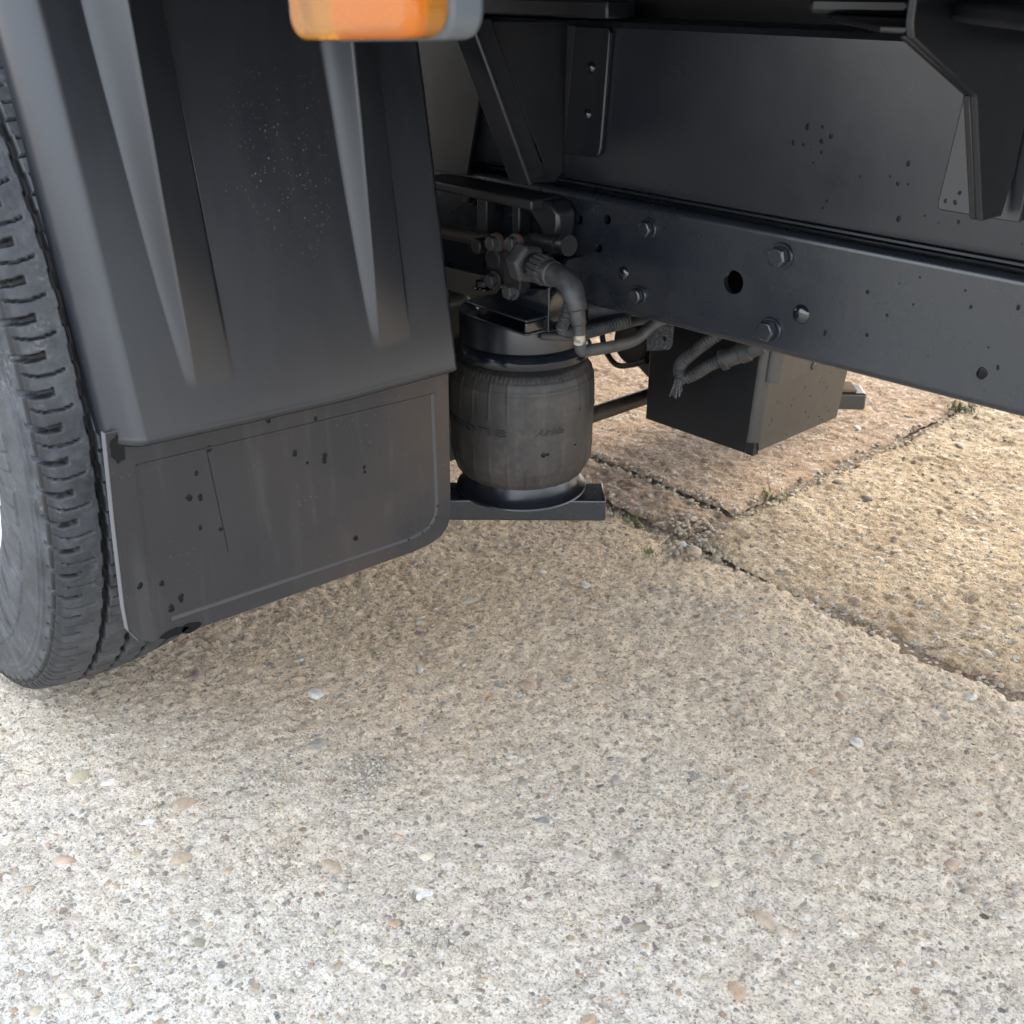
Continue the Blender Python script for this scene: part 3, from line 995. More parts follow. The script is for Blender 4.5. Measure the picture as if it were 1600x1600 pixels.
def rib_off(y, z):
    k = float(np.clip((z - 0.362) / 0.25, 0, 1))
    o = 0
    for ya, yb, yd, h in ((0.3030, 0.2900, 0.3335, 0.0300), (0.4560, 0.4490, 0.4885, 0.0255)):
        a = ya + (yb - ya) * (1 - (1 - k) ** 1.5) - 0.002
        hh = h * k ** 0.9
        w = 0.0075 + hh * 0.36
        t = float(np.clip((y - a) / w, 0, 1))
        t = 0.75 * t ** 1.9 + 0.25 * t * t * (3 - 2 * t)
        e = np.clip((yd + 0.0045 - y) / 0.0045, 0, 1)
        e = e * e * (3 - 2 * e)
        back = 1 - 0.62 * np.clip((y - a - w) / (yd - a - w), 0, 1)
        o = max(o, min(t * back, e * back) * hh)
    return o


ys = np.unique(np.concatenate([np.linspace(0.265, 0.531, 240), np.linspace(0.286, 0.314, 56), np.linspace(0.330, 0.339, 20), np.linspace(0.446, 0.466, 40), np.linspace(0.485, 0.494, 20)]))
ys = ys[np.concatenate([[True], np.diff(ys) > 0.0003])]
zs = np.concatenate([np.linspace(0.333, 0.60, 110), np.linspace(0.605, 0.66, 8)])
rad_ = 0.0075
rows = []
for z in zs:
    xb = guard_x(z)
    row = [(xb - 0.040, 0.2480, z), (xb - 0.028, 0.2470, z), (xb - 0.019, 0.2470, z), (xb - 0.0135, 0.2492, z), (xb - 0.0085, 0.2532, z), (xb - 0.0045, 0.2568, z), (xb - 0.0022, 0.2596, z), (xb - 0.0007, 0.2622, z)]
    for y in ys:
        row.append((xb + rib_off(y, z), y + (z - 0.335) * 0.035 * (y - 0.265) / 0.266, z))
    row.append((row[-1][0] - 0.002, row[-1][1] + 0.003, z))
    row.append((row[-1][0] - 0.025, row[-1][1] + 0.001, z))
    rows.append(row)
# rolled lip at the lower edge
lip = []
for dxx, dzz in ((-0.006, -0.0035), (-0.002, -0.005), (0.0015, -0.003)):
    lip.append([(x + dxx, y, rows[0][0][2] + dzz) for x, y, z in rows[0]])
rows = lip + rows
co = np.array(rows)
# the lower edge rises slightly towards the outer end
co[:, :, 2] += (np.clip((0.43 - co[:, :, 1]) / 0.2, 0, 1) ** 1.2) * 0.0085 * np.clip(1 - (co[:, :, 2] - 0.33) / 0.1, 0, 1)
n0, n1 = co.shape[:2]
mg = np_mesh('mudguard', co.reshape(-1, 3), grid_quads(n0, n1), M['guard'], TR, (-0.68, 0.39, 0.45))
md = mg.modifiers.new('thickness', 'SOLIDIFY')
md.thickness = 0.0012
md.offset = -1
mg['label'] = 'black moulded plastic mudguard with tapering ribs'

# ---- mudflap
FX = -0.6835
flap_pts = [(0.2425, 0.3462), (0.2380, 0.2794), (0.2345, 0.2139), (0.2347, 0.1949), (0.2403, 0.1843), (0.2494, 0.1787), (0.2611, 0.1760), (0.2821, 0.1748),
            (0.4106, 0.1708), (0.4950, 0.1688), (0.5090, 0.1700), (0.5217, 0.1738), (0.5295, 0.1815), (0.5326, 0.1930), (0.5332, 0.23), (0.5339, 0.345)]
fl = G().prism([(FX, y, z) for y, z in flap_pts], (-0.005, 0, 0)).build('mudflap', M['flap'], TR, bevel=0.0008, seg=1)
fl['label'] = 'dirty rubber mudflap with raised border line'


def strip(pts, w, x, th):
    g = G()
    for (a, b) in zip(pts[:-1], pts[1:]):
        d = Vector((0, b[0] - a[0], b[1] - a[1])).normalized()
        nn = Vector((0, -d.z, d.y)) * w / 2
        A, B = Vector((x, *a)) - d * w * 0.2, Vector((x, *b)) + d * w * 0.2
        g.hexa([A - nn, B - nn, B + nn, A + nn, A - nn * 0.5 + Vector((th, 0, 0)), B - nn * 0.5 + Vector((th, 0, 0)), B + nn * 0.5 + Vector((th, 0, 0)), A + nn * 0.5 + Vector((th, 0, 0))])
    return g


strip([(0.5160, 0.3085), (0.5171, 0.2053), (0.5150, 0.1950), (0.5094, 0.1885), (0.5000, 0.1848), (0.4848, 0.1836), (0.2680, 0.1915)], 0.0042, FX - 0.0004, 0.0013).build('border_bead', M['flapmark'], fl)
strip([(0.2600, 0.3180), (0.5160, 0.3085)], 0.0022, FX - 0.0004, 0.0009).build('border_bead', M['flap'], fl)
strip([(0.2600, 0.3180), (0.2560, 0.2300), (0.2546, 0.2031)], 0.0022, FX - 0.0004, 0.0009).build('border_bead', M['flap'], fl)
strip([(0.3120, 0.3180), (0.3190, 0.2300)], 0.0009, FX - 0.0004, 0.0004).build('scuff_line', M['flapmark'], fl)
g = G().prism([(FX + 0.0004, y - 0.0004, z) for y, z in flap_pts[:5]] + [(FX + 0.0004, y + 0.0003, z) for y, z in flap_pts[4::-1]], (-0.006, 0, 0))
g.build('skylit_edge', M['flap_edge_lit'], fl, label='outer edge of the mudflap, painted pale as if lit by the sky')  # pale strip paints in the skylight caught by the flap's thickness


def drops(name, spots, axis_, parent, base):
    g = G()
    for (u, z, r) in spots:
        for _ in range(1 if r < .001 else 3):
            du, dz_ = rnd.uniform(-.35, .35) * r, rnd.uniform(-.9, .6) * r
            if axis_ == 'x':
                g.dome((base, u + du, z + dz_), (1, 0, 0), r * rnd.uniform(.7, 1.15), r * 0.22, 12, 4)
            else:
                g.dome((u + du, base, z + dz_), (0, -1, 0), r * rnd.uniform(.7, 1.15), r * 0.22, 12, 4)
    o = g.build(name, M['water'], parent)
    o['kind'] = 'stuff'
    return o


fd_ = [(0.3022, 0.3002), (0.2943, 0.2829), (0.3031, 0.2807), (0.2999, 0.2572), (0.3151, 0.2505), (0.3829, 0.2931), (0.3932, 0.2817), (0.4087, 0.2799), (0.4087, 0.2840), (0.4448, 0.2601), (0.4448, 0.2635), (0.432, 0.203), (0.2485, 0.2275), (0.2645, 0.2231), (0.2773, 0.204), (0.2773, 0.2065), (0.2693, 0.2011), (0.3138, 0.3159), (0.3631, 0.3254), (0.4037, 0.3161)]
drops('water_drops', [(y, z, rnd.uniform(.0013, .0024)) for y, z in fd_], 'x', fl, FX)
g = G()
for y, z, w, h in ((0.249, 0.333, .006, .010), (0.268, 0.1795, .012, .0035), (0.281, 0.1785, .009, .0045), (0.352, 0.330, .012, .002), (0.372, 0.3285, .010, .003)):
    g.prism([(FX + 0.0002, y + w * cos(a) * rnd.uniform(.7, 1.1), z + h * sin(a) * rnd.uniform(.7, 1.1)) for a in np.linspace(0, 2 * pi, 14, endpoint=False)], (0.0004, 0, 0))
g.build('wet_patch', M['water'], fl)['kind'] = 'stuff'

# ---- marker lamp on the body side
lamp = empty('side_marker_lamp', (-0.325, 0.24, 0.60), TR)
lamp['label'] = 'amber side marker lamp with grey base'


def rounded(x0, x1, z0, z1, r, y, n=6):
    pts = []
    for cx, cz, a0 in ((x1 - r, z0 + r, -90), (x1 - r, z1 - r, 0), (x0 + r, z1 - r, 90), (x0 + r, z0 + r, 180)):
        for i in range(n + 1):
            a = radians(a0 + 90 * i / n)
            pts.append((cx + r * cos(a), y, cz + r * sin(a)))
    return pts


def tilt(pts):
    # the lamp sits a touch nose-down on its bracket
    return [(x, y, z + (x + 0.32) * 0.045) for x, y, z in pts]


G().prism(tilt(rounded(-0.3700, -0.2965, 0.6015, 0.665, 0.0085, 0.2200)), (0, 0.016, 0)).build('lens', M['lens'], lamp, bevel=0.003, seg=3)
G().prism(tilt(rounded(-0.3730, -0.2985, 0.6005, 0.667, 0.0085, 0.2365)), (0, 0.016, 0)).build('housing', M['lampgrey'], lamp, bevel=0.003, seg=3)
g = G()
g.prism(tilt(rounded(-0.347, -0.306, 0.6055, 0.650, 0.001, 0.2290)), (0, 0.002, 0))
for i in range(24):
    g.prism(tilt([(-0.346 + i * 0.0017, 0.2290, 0.6058), (-0.3447 + i * 0.0017, 0.2290, 0.6058), (-0.3453 + i * 0.0017, 0.2290, 0.6040)]), (0, 0.002, 0))
g.build('reflector', M['reflector'], lamp)

XB1 = 0.18
# ---- load body above: floor, cross members, side skirt, box
g = G()
g.box((-5.2, 0.275, 0.668), (XB1, 2.08, 0.72))
g.box((-5.2, 0.275, 0.72), (XB1, 2.08, 2.75))
g.build('load_body', M['body'], TR, smooth=False, label='load body carried above the chassis')
G().box((-5.2, 0.250, 0.655), (XB1, 0.2745, 0.76)).build('side_rail', M['bracket'], TR, bevel=0.003)
for x in (0.30, -0.62, -1.25, -1.9, -2.5):
    G().box((x - 0.035, 0.745, 0.592), (x + 0.035, 2.06, 0.667)).build('cross_member', M['bracket'], TR, bevel=0.003)

# ---- frame rail (C section): web with real holes, flanges, bolts
def remap(x, y, z):
    zb = 0.3565 + 0.0205 * (x + 0.71)
    w = (z - 0.36) / (0.4545 - 0.36)
    return (x, y, zb + (0.4545 - zb) * w)


def inv(x, z):
    zb = 0.3565 + 0.0205 * (x + 0.71)
    return 0.36 + (z - zb) / (0.4545 - zb) * (0.4545 - 0.36)


def plate(outline, holes, y, n=20):
    """planar sheet in the plane Y=y with round holes"""
    bm = bmesh.new()
    def loop(pts):
        vs = [bm.verts.new((x, y, z)) for x, z in pts]
        return [bm.edges.new((vs[i], vs[(i + 1) % len(vs)])) for i in range(len(vs))]
    es = loop(outline)
    for hx, hz_, r in holes:
        es += loop([(hx + r * cos(2 * pi * k / n), hz_ + r * sin(2 * pi * k / n)) for k in range(n)])
    bmesh.ops.triangle_fill(bm, use_beauty=True, use_dissolve=False, edges=es, normal=(0, -1, 0))
    bm.verts.index_update()
    vs = [v.co[:] for v in bm.verts]
    fs = [tuple(v.index for v in f.verts) for f in bm.faces]
    bm.free()
    return vs, fs


XR0, XR1 = -5.0, 0.50
RY = 0.680
holes = [(-0.6818, 0.4307, .0042), (-0.6481, 0.4357, .0042), (-0.6573, 0.4104, .0042), (-0.5112, 0.4085, .0094)]
holes = [(x, inv(x, z), r) for x, z, r in holes]
rr_ = 0.006
xs_out = [XR0] + list(np.linspace(-1.2, XR1, 15))
outline = [(x, 0.36 + rr_) for x in xs_out] + [(x, 0.4545 - rr_) for x in xs_out[::-1]]
vs, fs = plate(outline, holes, RY)
g = G()
g.add(vs, fs)
# inner skin and hole walls come from the thickness modifier; now the rounded corners and flanges
cs = []
for i in range(7):
    a = pi / 2 * i / 6
    cs.append((RY + rr_ - rr_ * cos(a), 0.4545 - rr_ + rr_ * sin(a)))
cs.append((RY + 0.045, 0.4545))
for sgn in (1, -1):
    line = cs if sgn > 0 else [(y, 0.36 + 0.4545 - z) for y, z in cs]
    vv, ff = [], []
    for x in xs_out:
        vv += [(x, y, z) for y, z in line]
    k = len(line)
    for i in range(len(xs_out) - 1):
        for j in range(k - 1):
            ff.append((i * k + j, (i + 1) * k + j, (i + 1) * k + j + 1, i * k + j + 1))
    g.add(vv, ff)
g.v = [remap(*p) for p in g.v]

bm = bmesh.new()
me = bpy.data.meshes.new('chassis_rail')
me.from_pydata(g.v, [], g.f)
bm.from_mesh(me)
for f in bm.faces:
    f.normal_update()
    c_ = f.calc_center_median()
    o_ = c_ - Vector((c_.x, RY + 0.03, 0.407))
    if f.normal.dot(o_) < 0:
        f.normal_flip()
cc = Vector((-1.0, RY + 0.02, 0.407))
for v in bm.verts:
    v.co -= cc
bm.to_mesh(me)
bm.free()
me.materials.append(M['chassis'])
me.shade_smooth()
me.set_sharp_from_angle(angle=radians(25))
rail = link(bpy.data.objects.new('chassis_rail', me), TR, cc)
md = rail.modifiers.new('thickness', 'SOLIDIFY')
md.thickness = 0.005
md.offset = -1
md = rail.modifiers.new('split', 'EDGE_SPLIT')
md.split_angle = radians(25)

rail['label'] = 'long dark steel frame rail with bolts and holes'

BY = RY


def bolt(x, z, r, h, parent, y=BY, d=(0, -1, 0), rot=0.0, washer=True, mat='chassis', name='bolt'):
    g = G()
    c = Vector((x, y, z))
    D, a, b = g.frame(d)
    if washer:
        g.lathe(c - D * 0.0005, D, [(0, r * 1.22), (h * 0.22, r * 1.22), (h * 0.27, r * 1.15)], 28)
    ring = lambda t, rad_, n=6, ro=rot: [c + D * t + (a * cos(ro + 2 * pi * k / n) + b * sin(ro + 2 * pi * k / n)) * rad_ for k in range(n)]
    t0 = h * 0.24 if washer else -0.0005
    lo, hi_, top = ring(t0, r), ring(h * 0.86, r), ring(h, r * 0.86)
    fs = [(k, (k + 1) % 6, 6 + (k + 1) % 6, 6 + k) for k in range(6)] + [(6 + k, 6 + (k + 1) % 6, 12 + (k + 1) % 6, 12 + k) for k in range(6)] + [tuple(range(12, 18)), tuple(range(6))[::-1]]
    g.add(lo + hi_ + top, fs)
    return g.build(name, M[mat], parent, bevel=0.0005, seg=1, ang=25)


bolt(-0.6015, 0.4355, .0072, .007, rail, rot=0.1)
bolt(-0.6080, 0.3789, .0070, .007, rail, rot=0.3)
bolt(-0.4695, 0.4361, .0082, .009, rail, rot=0.25)
bolt(-0.4724, 0.3796, .0082, .009, rail, rot=0.0)
for x, z, r in ((-0.6267, 0.3939, .0062), (-0.4471, 0.3971, .0074)):
    G().dome((x, RY + 0.0005, z), (0, -1, 0), r, r * 0.55, 28, 8).build('rivet', M['gloss'], rail)
drops('water_drops', [(x, z, rnd.uniform(.0007, .0014)) for x, z in [(-0.3441, 0.3909), (-0.3042, 0.4063), (-0.2957, 0.3946), (-0.3595, 0.4411), (-0.3268, 0.4383), (-0.321, 0.4289), (-0.2905, 0.4353), (-0.3734, 0.4342), (-0.3607, 0.4219), (-0.3915, 0.3947), (-0.3958, 0.4236), (-0.3787, 0.4114), (-0.425, 0.3879)]] + [(-0.3065, 0.3879, .0034), (-0.3045, 0.3895, .003)], 'y', rail, RY)

G().box((XR0, RY + 0.052, 0.372), (XR1, RY + 0.058, 0.667)).build('light_stop_plate', M['dark'], TR, smooth=False)  # added plate, stops light coming through the rail holes and gaps
# bar between rail and upper panel, seen as a thin light line
G().box((XR0, 0.7005, 0.4550), (XR1, 0.72, 0.4578)).build('spacer_strip', M['chassis'], TR, bevel=0.0006, seg=1)

# ---- upper side panel (sub-frame web)
PY = 0.684
g = G()
line = [(PY + 0.05, 0.4625), (PY + 0.006, 0.4625), (PY + 0.002, 0.4640), (PY, 0.468), (PY, 0.5835), (PY + 0.002, 0.5870), (PY + 0.006, 0.5885), (PY + 0.05, 0.5885)]
vv, ff = [], []
for x in (XR0, -1.4, XR1):
    vv += [(x, y, z) for y, z in line]
k = len(line)
for i in range(2):
    for j in range(k - 1):
        ff.append((i * k + j, (i + 1) * k + j, (i + 1) * k + j + 1, i * k + j + 1))
panel = g.add(vv, ff).build('side_panel', M['panel'], TR, ang=30, solid=0.003)
panel['label'] = 'tall black painted sub-frame web above the rail'
drops('water_drops', [(x, z, rnd.uniform(.0007, .0015)) for x, z in [(-0.4621, 0.5268), (-0.4503, 0.5278), (-0.4423, 0.5227), (-0.4495, 0.5191), (-0.4723, 0.5155), (-0.4641, 0.5146), (-0.4574, 0.5128), (-0.4483, 0.5111), (-0.4539, 0.5032), (-0.4164, 0.4991), (-0.3939, 0.5014), (-0.3871, 0.4977), (-0.3798, 0.4983), (-0.4393, 0.4798), (-0.4417, 0.4746), (-0.3828, 0.4763), (-0.3646, 0.481), (-0.3544, 0.4772), (-0.3406, 0.4797), (-0.3817, 0.5114), (-0.2981, 0.4733)]], 'y', panel, PY - 0.0015)

# ---- outrigger next to the mudguard: bolted flange, triangular plate, folded diagonal edge
orig = empty('outrigger', (-0.685, 0.66, 0.53), TR)
fy = PY - 0.0018
fpts = [(-0.6911, 0.5845), (-0.6536, 0.5845), (-0.6508, 0.5800), (-0.6565, 0.4930), (-0.6585, 0.4870), (-0.6620, 0.4850), (-0.701, 0.4835)]
G().prism([(x, fy, z) for x, z in fpts], (0, -0.005, 0)).build('flange', M['bracket'], orig, bevel=0.0012)
for x, z in ((-0.6699, 0.5541), (-0.6725, 0.518)):
    G().dome((x, fy - 0.005, z), (0, -1, 0), .0045, .0035, 20, 6).build('rivet', M['gloss'], orig)
gx = -0.700
G().prism([(gx, 0.679, 0.588), (gx, 0.676, 0.468), (gx, 0.668, 0.461), (gx, 0.622, 0.464), (gx, 0.565, 0.590)], (-0.005, 0, 0)).build('gusset_plate', M['bracket'], orig, bevel=0.001)
def edge_strip(a0, a1, b0, b1, x0, x1, th):
    return G().hexa([(x0, a0[0], a0[1]), (x0, a1[0], a1[1]), (x0, b1[0], b1[1]), (x0, b0[0], b0[1]), (x1, a0[0], a0[1]), (x1, a1[0], a1[1]), (x1, b1[0], b1[1]), (x1, b0[0], b0[1])])
# folded edge: strip along the diagonal standing towards the rear, then a lip
edge_strip((0.555, 0.592), (0.617, 0.466), (0.5595, 0.594), (0.6215, 0.468), -0.702, -0.676, 0).build('folded_edge', M['bracket'], orig, bevel=0.0015)
edge_strip((0.566, 0.592), (0.628, 0.466), (0.588, 0.592), (0.648, 0.470), -0.6985, -0.690, 0).build('stiffener', M['bracket'], orig, bevel=0.0015)
edge_strip((0.599, 0.570), (0.648, 0.480), (0.601, 0.571), (0.650, 0.481), -0.6985, -0.695, 0).build('weld_line', M['gloss'], orig)
G().box((-0.94, 0.668, 0.5905), (-0.646, 0.700, 0.604)).build('top_bar', M['bracket'], orig, bevel=0.002)
# a second plate farther forward, its pale edge showing
G().prism([(-0.812, 0.676, 0.5193), (-0.830, 0.676, 0.4500), (-1.2, 0.676, 0.44), (-1.2, 0.676, 0.60), (-0.806, 0.676, 0.60)], (0, 0.004, 0)).build('side_plate', M['bracket'], TR, bevel=0.0006)

# ---- outrigger on the right
org = empty('outrigger', (-0.32, 0.66, 0.53), TR)
G().prism([(-0.3490, RY + 0.002, 0.565), (-0.3548, RY + 0.002, 0.490), (-0.3536, RY + 0.002, 0.4868), (-0.3500, RY + 0.002, 0.4862), (-0.300, RY + 0.002, 0.4862), (-0.300, RY + 0.002, 0.565)], (0, -0.0045, 0)).build('flange', M['panel'], org, bevel=0.0008, seg=1)
G().dome((-0.3312, RY - 0.0025, 0.5172), (0, -1, 0), .0068, .004, 24, 6).build('rivet', M['chassis'], org)
drops('water_drops', [(x, z, .0011) for x, z in ((-0.3495, 0.493), (-0.343, 0.4925), (-0.341, 0.4985), (-0.336, 0.505))], 'y', org, RY - 0.0025)
gx = -0.3125
G().prism([(gx, 0.533, 0.640), (gx, 0.5335, 0.6000), (gx, 0.5366, 0.5932), (gx, 0.5942, 0.5694), (gx, 0.6116, 0.5620), (gx, 0.6460, 0.4900), (gx, 0.6700, 0.4900), (gx, 0.6765, 0.515), (gx, 0.6765, 0.640)], (0.0045, 0, 0)).build('gusset_plate', M['bracket'], org, bevel=0.001)
edge_strip((0.5366, 0.5932), (0.6116, 0.5620), (0.5380, 0.5955), (0.6135, 0.5640), -0.3165, -0.3120, 0).build('folded_edge', M['bracket'], org, bevel=0.0008, seg=1)
edge_strip((0.6116, 0.5620), (0.6460, 0.4900), (0.6135, 0.5625), (0.6480, 0.4905), -0.3165, -0.3120, 0).build('folded_edge', M['bracket'], org, bevel=0.0008, seg=1)
G().prism([(-0.47, 0.680, 0.600), (-0.4300, 0.6215, 0.600), (-0.372, 0.6380, 0.600), (-0.2298, 0.4868, 0.600), (-0.2298, 0.680, 0.600)], (0, 0, 0.010)).build('top_plate', M['bracket'], org, bevel=0.003)
G().prism([(-0.4230, 0.6300, 0.5965), (-0.3300, 0.5400, 0.5950), (-0.3130, 0.5400, 0.5950), (-0.3130, 0.676, 0.5950), (-0.4230, 0.676, 0.5965)], (0, 0, 0.0035)).build('top_flange', M['bracket'], org, bevel=0.001)

# ---- air spring
AX, AY = -0.7545, 0.680
spring = empty('air_spring', (AX, AY, 0.135), TR)
spring['label'] = 'dusty rubber air spring with glossy bead ring'
R_ = 0.0700
prof = [(0.1705, .046), (0.1712, .0560), (0.1740, .0612), (0.1800, .0655), (0.1900, .0690), (0.2020, .0704), (0.2300, .0712), (0.2600, .0711), (0.2720, .0700), (0.2815, .0672), (0.2885, .0620), (0.2915, .0560), (0.2925, .050)]
dense = []
for (a, b) in zip(prof[:-1], prof[1:]):
    for k in range(6):
        dense.append((a[0] + (b[0] - a[0]) * k / 6, a[1] + (b[1] - a[1]) * k / 6))
dense.append(prof[-1])
n = 360
V = []
for z, r in dense:
    for k in range(n):
        a = 2 * pi * k / n
        rr2 = r
        for zl in (0.1930, 0.2100, 0.2740, 0.2455):     # moulding lines round the sleeve
            rr2 += 0.0012 * math.exp(-((z - zl) / 0.0008) ** 2)
        if 0.172 < z < 0.2090 or 0.246 < z < 0.285:
            rr2 += 0.0009 * math.exp(-(((k % 15) - 7) / 0.6) ** 2)
        if z > 0.2840:
            rr2 += 0.0009 * (0.5 + 0.5 * cos(k * 2 * pi / 4))
        V.append((rr2 * cos(a) + AX, rr2 * sin(a) + AY, z))
m = len(dense)
qd = np.array([(i * n + k, i * n + (k + 1) % n, (i + 1) * n + (k + 1) % n, (i + 1) * n + k) for i in range(m - 1) for k in range(n)])
np_mesh('bellows', np.array(V), qd, M['bag'], spring, (AX, AY, 0.23))
G().lathe((AX, AY, 0), (0, 0, 1), [(0.2915, .050), (0.2925, .0600), (0.2945, .0645), (0.2985, .0670), (0.3025, .0672), (0.3068, .0648), (0.3095, .0612), (0.3105, .058)], 96).build('bead_ring', M['gloss'], spring)
G().lathe((AX, AY, 0), (0, 0, 1), [(0.3095, .0606), (0.3350, .0606), (0.3373, .0596), (0.3380, .0575), (0.3380, .0440), (0.3350, .0425), (0.3350, .002)], 96).build('top_cap', M['satin'], spring)
G().lathe((AX, AY, 0), (0, 0, 1), [(0.1520, .0650), (0.1533, .0662), (0.1547, .0656), (0.1572, .0610), (0.1625, .0560), (0.1720, .0530)], 96).build('base_flange', M['satin'], spring)


def wrapped_text(txt, size, a0, a1, zbase, shear=0.0, depth=0.001):
    cu = bpy.data.curves.new('lettering', 'FONT')
    cu.body = txt
    cu.size = size
    cu.shear = shear
    cu.extrude = 0.001
    cu.resolution_u = 3
    ob = bpy.data.objects.new('lettering', cu)
    COL.objects.link(ob)
    dg = bpy.context.evaluated_depsgraph_get()
    me = bpy.data.meshes.new_from_object(ob.evaluated_get(dg))
    bpy.data.objects.remove(ob)
    xs_ = [v.co.x for v in me.vertices]
    vs, fs = [], [tuple(p.vertices) for p in me.polygons]
    for v in me.vertices:
        zz = zbase + v.co.y
        rb = np.interp(zz, [p_[0] for p_ in prof], [p_[1] for p_ in prof])
        a = a0 + (a1 - a0) * (v.co.x - min(xs_)) / (max(xs_) - min(xs_))
        r = rb - 0.001 + (0.001 + depth if v.co.z > 0 else 0)
        vs.append((AX + r * cos(a), AY + r * sin(a), zz))
    G().add(vs, fs).build('lettering', M['bagmark'], spring)


view_a = atan2(0 - AY, 0 - AX)                  # direction in which the near side of the sleeve faces
wrapped_text('Firestone', 0.0150, view_a - 1.92, view_a - 0.20, 0.2320)
wrapped_text('Airide', 0.0100, view_a + 0.18, view_a + 0.60, 0.2330, 0.4, 0.0006)
g = G()
for a, z, r in ((0.30, 0.2135, .0028), (0.36, 0.2140, .002), (0.82, 0.217, .0018), (0.9, 0.252, .0014)):
    rr2 = float(np.interp(z, [p_[0] for p_ in prof], [p_[1] for p_ in prof]))
    d = Vector((cos(view_a + a), sin(view_a + a), 0))
    g.dome(Vector((AX, AY, z)) + d * (rr2 - 0.0002), d, r, r * 0.4, 12, 4)
g.build('water_drops', M['water'], spring)['kind'] = 'stuff'

# lower arm below the spring: box tube set across
A = Vector((-0.860, 0.600, 0.0))
ea = Vector((0.665, 0.747, 0)).normalized()
nb_ = Vector((ea.y, -ea.x, 0))
end = Vector((-0.6870, 0.7335, 0.0))
g = G()
w2, l2 = 0.0215, 0.26
c0 = end - ea * l2
zz0, zz1 = 0.1280, 0.1515
pp = [c0 + nb_ * w2, end + nb_ * w2, end - nb_ * w2, c0 - nb_ * w2]
g.hexa([(p.x, p.y, zz0) for p in pp] + [(p.x, p.y, zz1) for p in pp])
g.build('spring_arm', M['chassis'], TR, bevel=0.0022, seg=3, label='short box section arm under the air spring')

# ---- open channel bracket on top of the spring, upright plate and levelling valve
br = empty('spring_bracket', (-0.75, 0.66, 0.33), TR)
t = 0.003
x0, x1, y0, y1, z0, z1 = -0.765, -0.6795, 0.6170, 0.676, 0.3383, 0.3535
g = G()
g.box((x0, y0, z0), (x1, y1, z0 + t))
g.box((x0, y0, z1 - t), (x1, y1, z1))
g.box((x1 - t, y0, z0 + t), (x1, y1, z1 - t))
g.box((x0, y0 + 0.030, z0 + t), (x1 - t, y0 + 0.033, z1 - t))
g.build('channel', M['gloss'], br, bevel=0.0012)
G().prism([(-0.676, 0.640, 0.3385), (-0.676, 0.690, 0.3385), (-0.676, 0.690, 0.400), (-0.676, 0.662, 0.400), (-0.676, 0.640, 0.378)], (-0.004, 0, 0)).build('upright_plate', M['gloss'], br, bevel=0.0008)
G().prism([(-0.752, 0.641, 0.3535), (-0.680, 0.641, 0.3535), (-0.680, 0.641, 0.376), (-0.742, 0.641, 0.366)], (0, 0.004, 0)).build('gusset_plate', M['gloss'], br, bevel=0.0006)
bolt(-0.790, 0.352, .0085, .009, br, y=0.662, d=(0, 0, 1), mat='gloss', washer=True)

valve = empty('level_valve', (-0.71, 0.63, 0.39), TR)
valve['label'] = 'dusty air suspension levelling valve with elbow hose'
G().box((-0.762, 0.640, 0.3770), (-0.700, 0.668, 0.4060)).build('valve_body', M['grimy'], valve, bevel=0.003)
g = G()
g.box((-0.722, 0.628, 0.3730), (-0.7005, 0.6405, 0.4050))
g.cyl((-0.744, 0.641, 0.392), (0, -1, 0), 0.008, 0.011, 24, .002)
g.box((-0.742, 0.634, 0.3745), (-0.727, 0.6405, 0.4080))
g.build('valve_cover', M['grimy'], valve, bevel=0.001)
for (x, z, L, rusty) in ((-0.7357, 0.4090, 0.030, 1), (-0.7101, 0.4125, 0.030, 1), (-0.7370, 0.3752, 0.030, 0), (-0.7126, 0.3700, 0.034, 0)):
    G().cyl((x, 0.630 + L, z), (0, -1, 0), L - .001, .0058, 20).build('spacer_sleeve', M['grimy'], valve)
    bolt(x, z, .0066, .0090, valve, y=0.631, mat='hose', washer=True, rot=0.2)
    if rusty:
        G().lathe((x, 0.6335, z), (0, -1, 0), [(0, .0084), (.0022, .0084)], 24).build('washer', M['rust'], valve)
G().cyl((-0.7080, 0.650, 0.4120), Vector((1, -0.12, 0.10)), 0.044, .0072, 24, .001).build('cross_tube', M['grimy'], valve)
G().lathe((-0.6720, 0.6455, 0.4160), Vector((1, -0.12, 0.10)), [(0, .0076), (.002, .0084), (.004, .0076), (.009, .0076), (.011, .0088), (.016, .0088)], 24).build('tube_collar', M['grimy'], valve)
G().tube([(-0.765, 0.650, 0.4035), (-0.790, 0.652, 0.4010), (-0.84, 0.655, 0.398)], .0060, 14).build('air_pipe', M['rusty'], valve)
G().cyl((-0.7640, 0.640, 0.4010), (0, -1, 0), 0.010, .0070, 20, .001).build('pipe_union', M['grimy'], valve)
# union: big hex, ribbed nut, elbow and hose
u0 = Vector((-0.7000, 0.6300, 0.3990))
ud = Vector((0.955, -0.14, -0.035)).normalized()
g = G()
D, a_, b_ = g.frame(ud)
hexr = lambda t, r: [u0 + D * t + (a_ * cos(pi / 3 * k + .2) + b_ * sin(pi / 3 * k + .2)) * r for k in range(6)]
V_ = hexr(0, .0175) + hexr(0.0125, .0175) + hexr(0.0150, .0150)
g.add(V_, [tuple(range(6))[::-1], tuple(range(12, 18))] + [(k, (k + 1) % 6, 6 + (k + 1) % 6, 6 + k) for k in range(6)] + [(6 + k, 6 + (k + 1) % 6, 12 + (k + 1) % 6, 12 + k) for k in range(6)])
g.build('hex_union', M['hose'], valve, smooth=False, bevel=0.0008)
G().cyl(u0 + ud * 0.0145, ud, 0.012, .0100, 28).build('union_collar', M['grimy'], valve)
g = G()
vs, n = [], 96
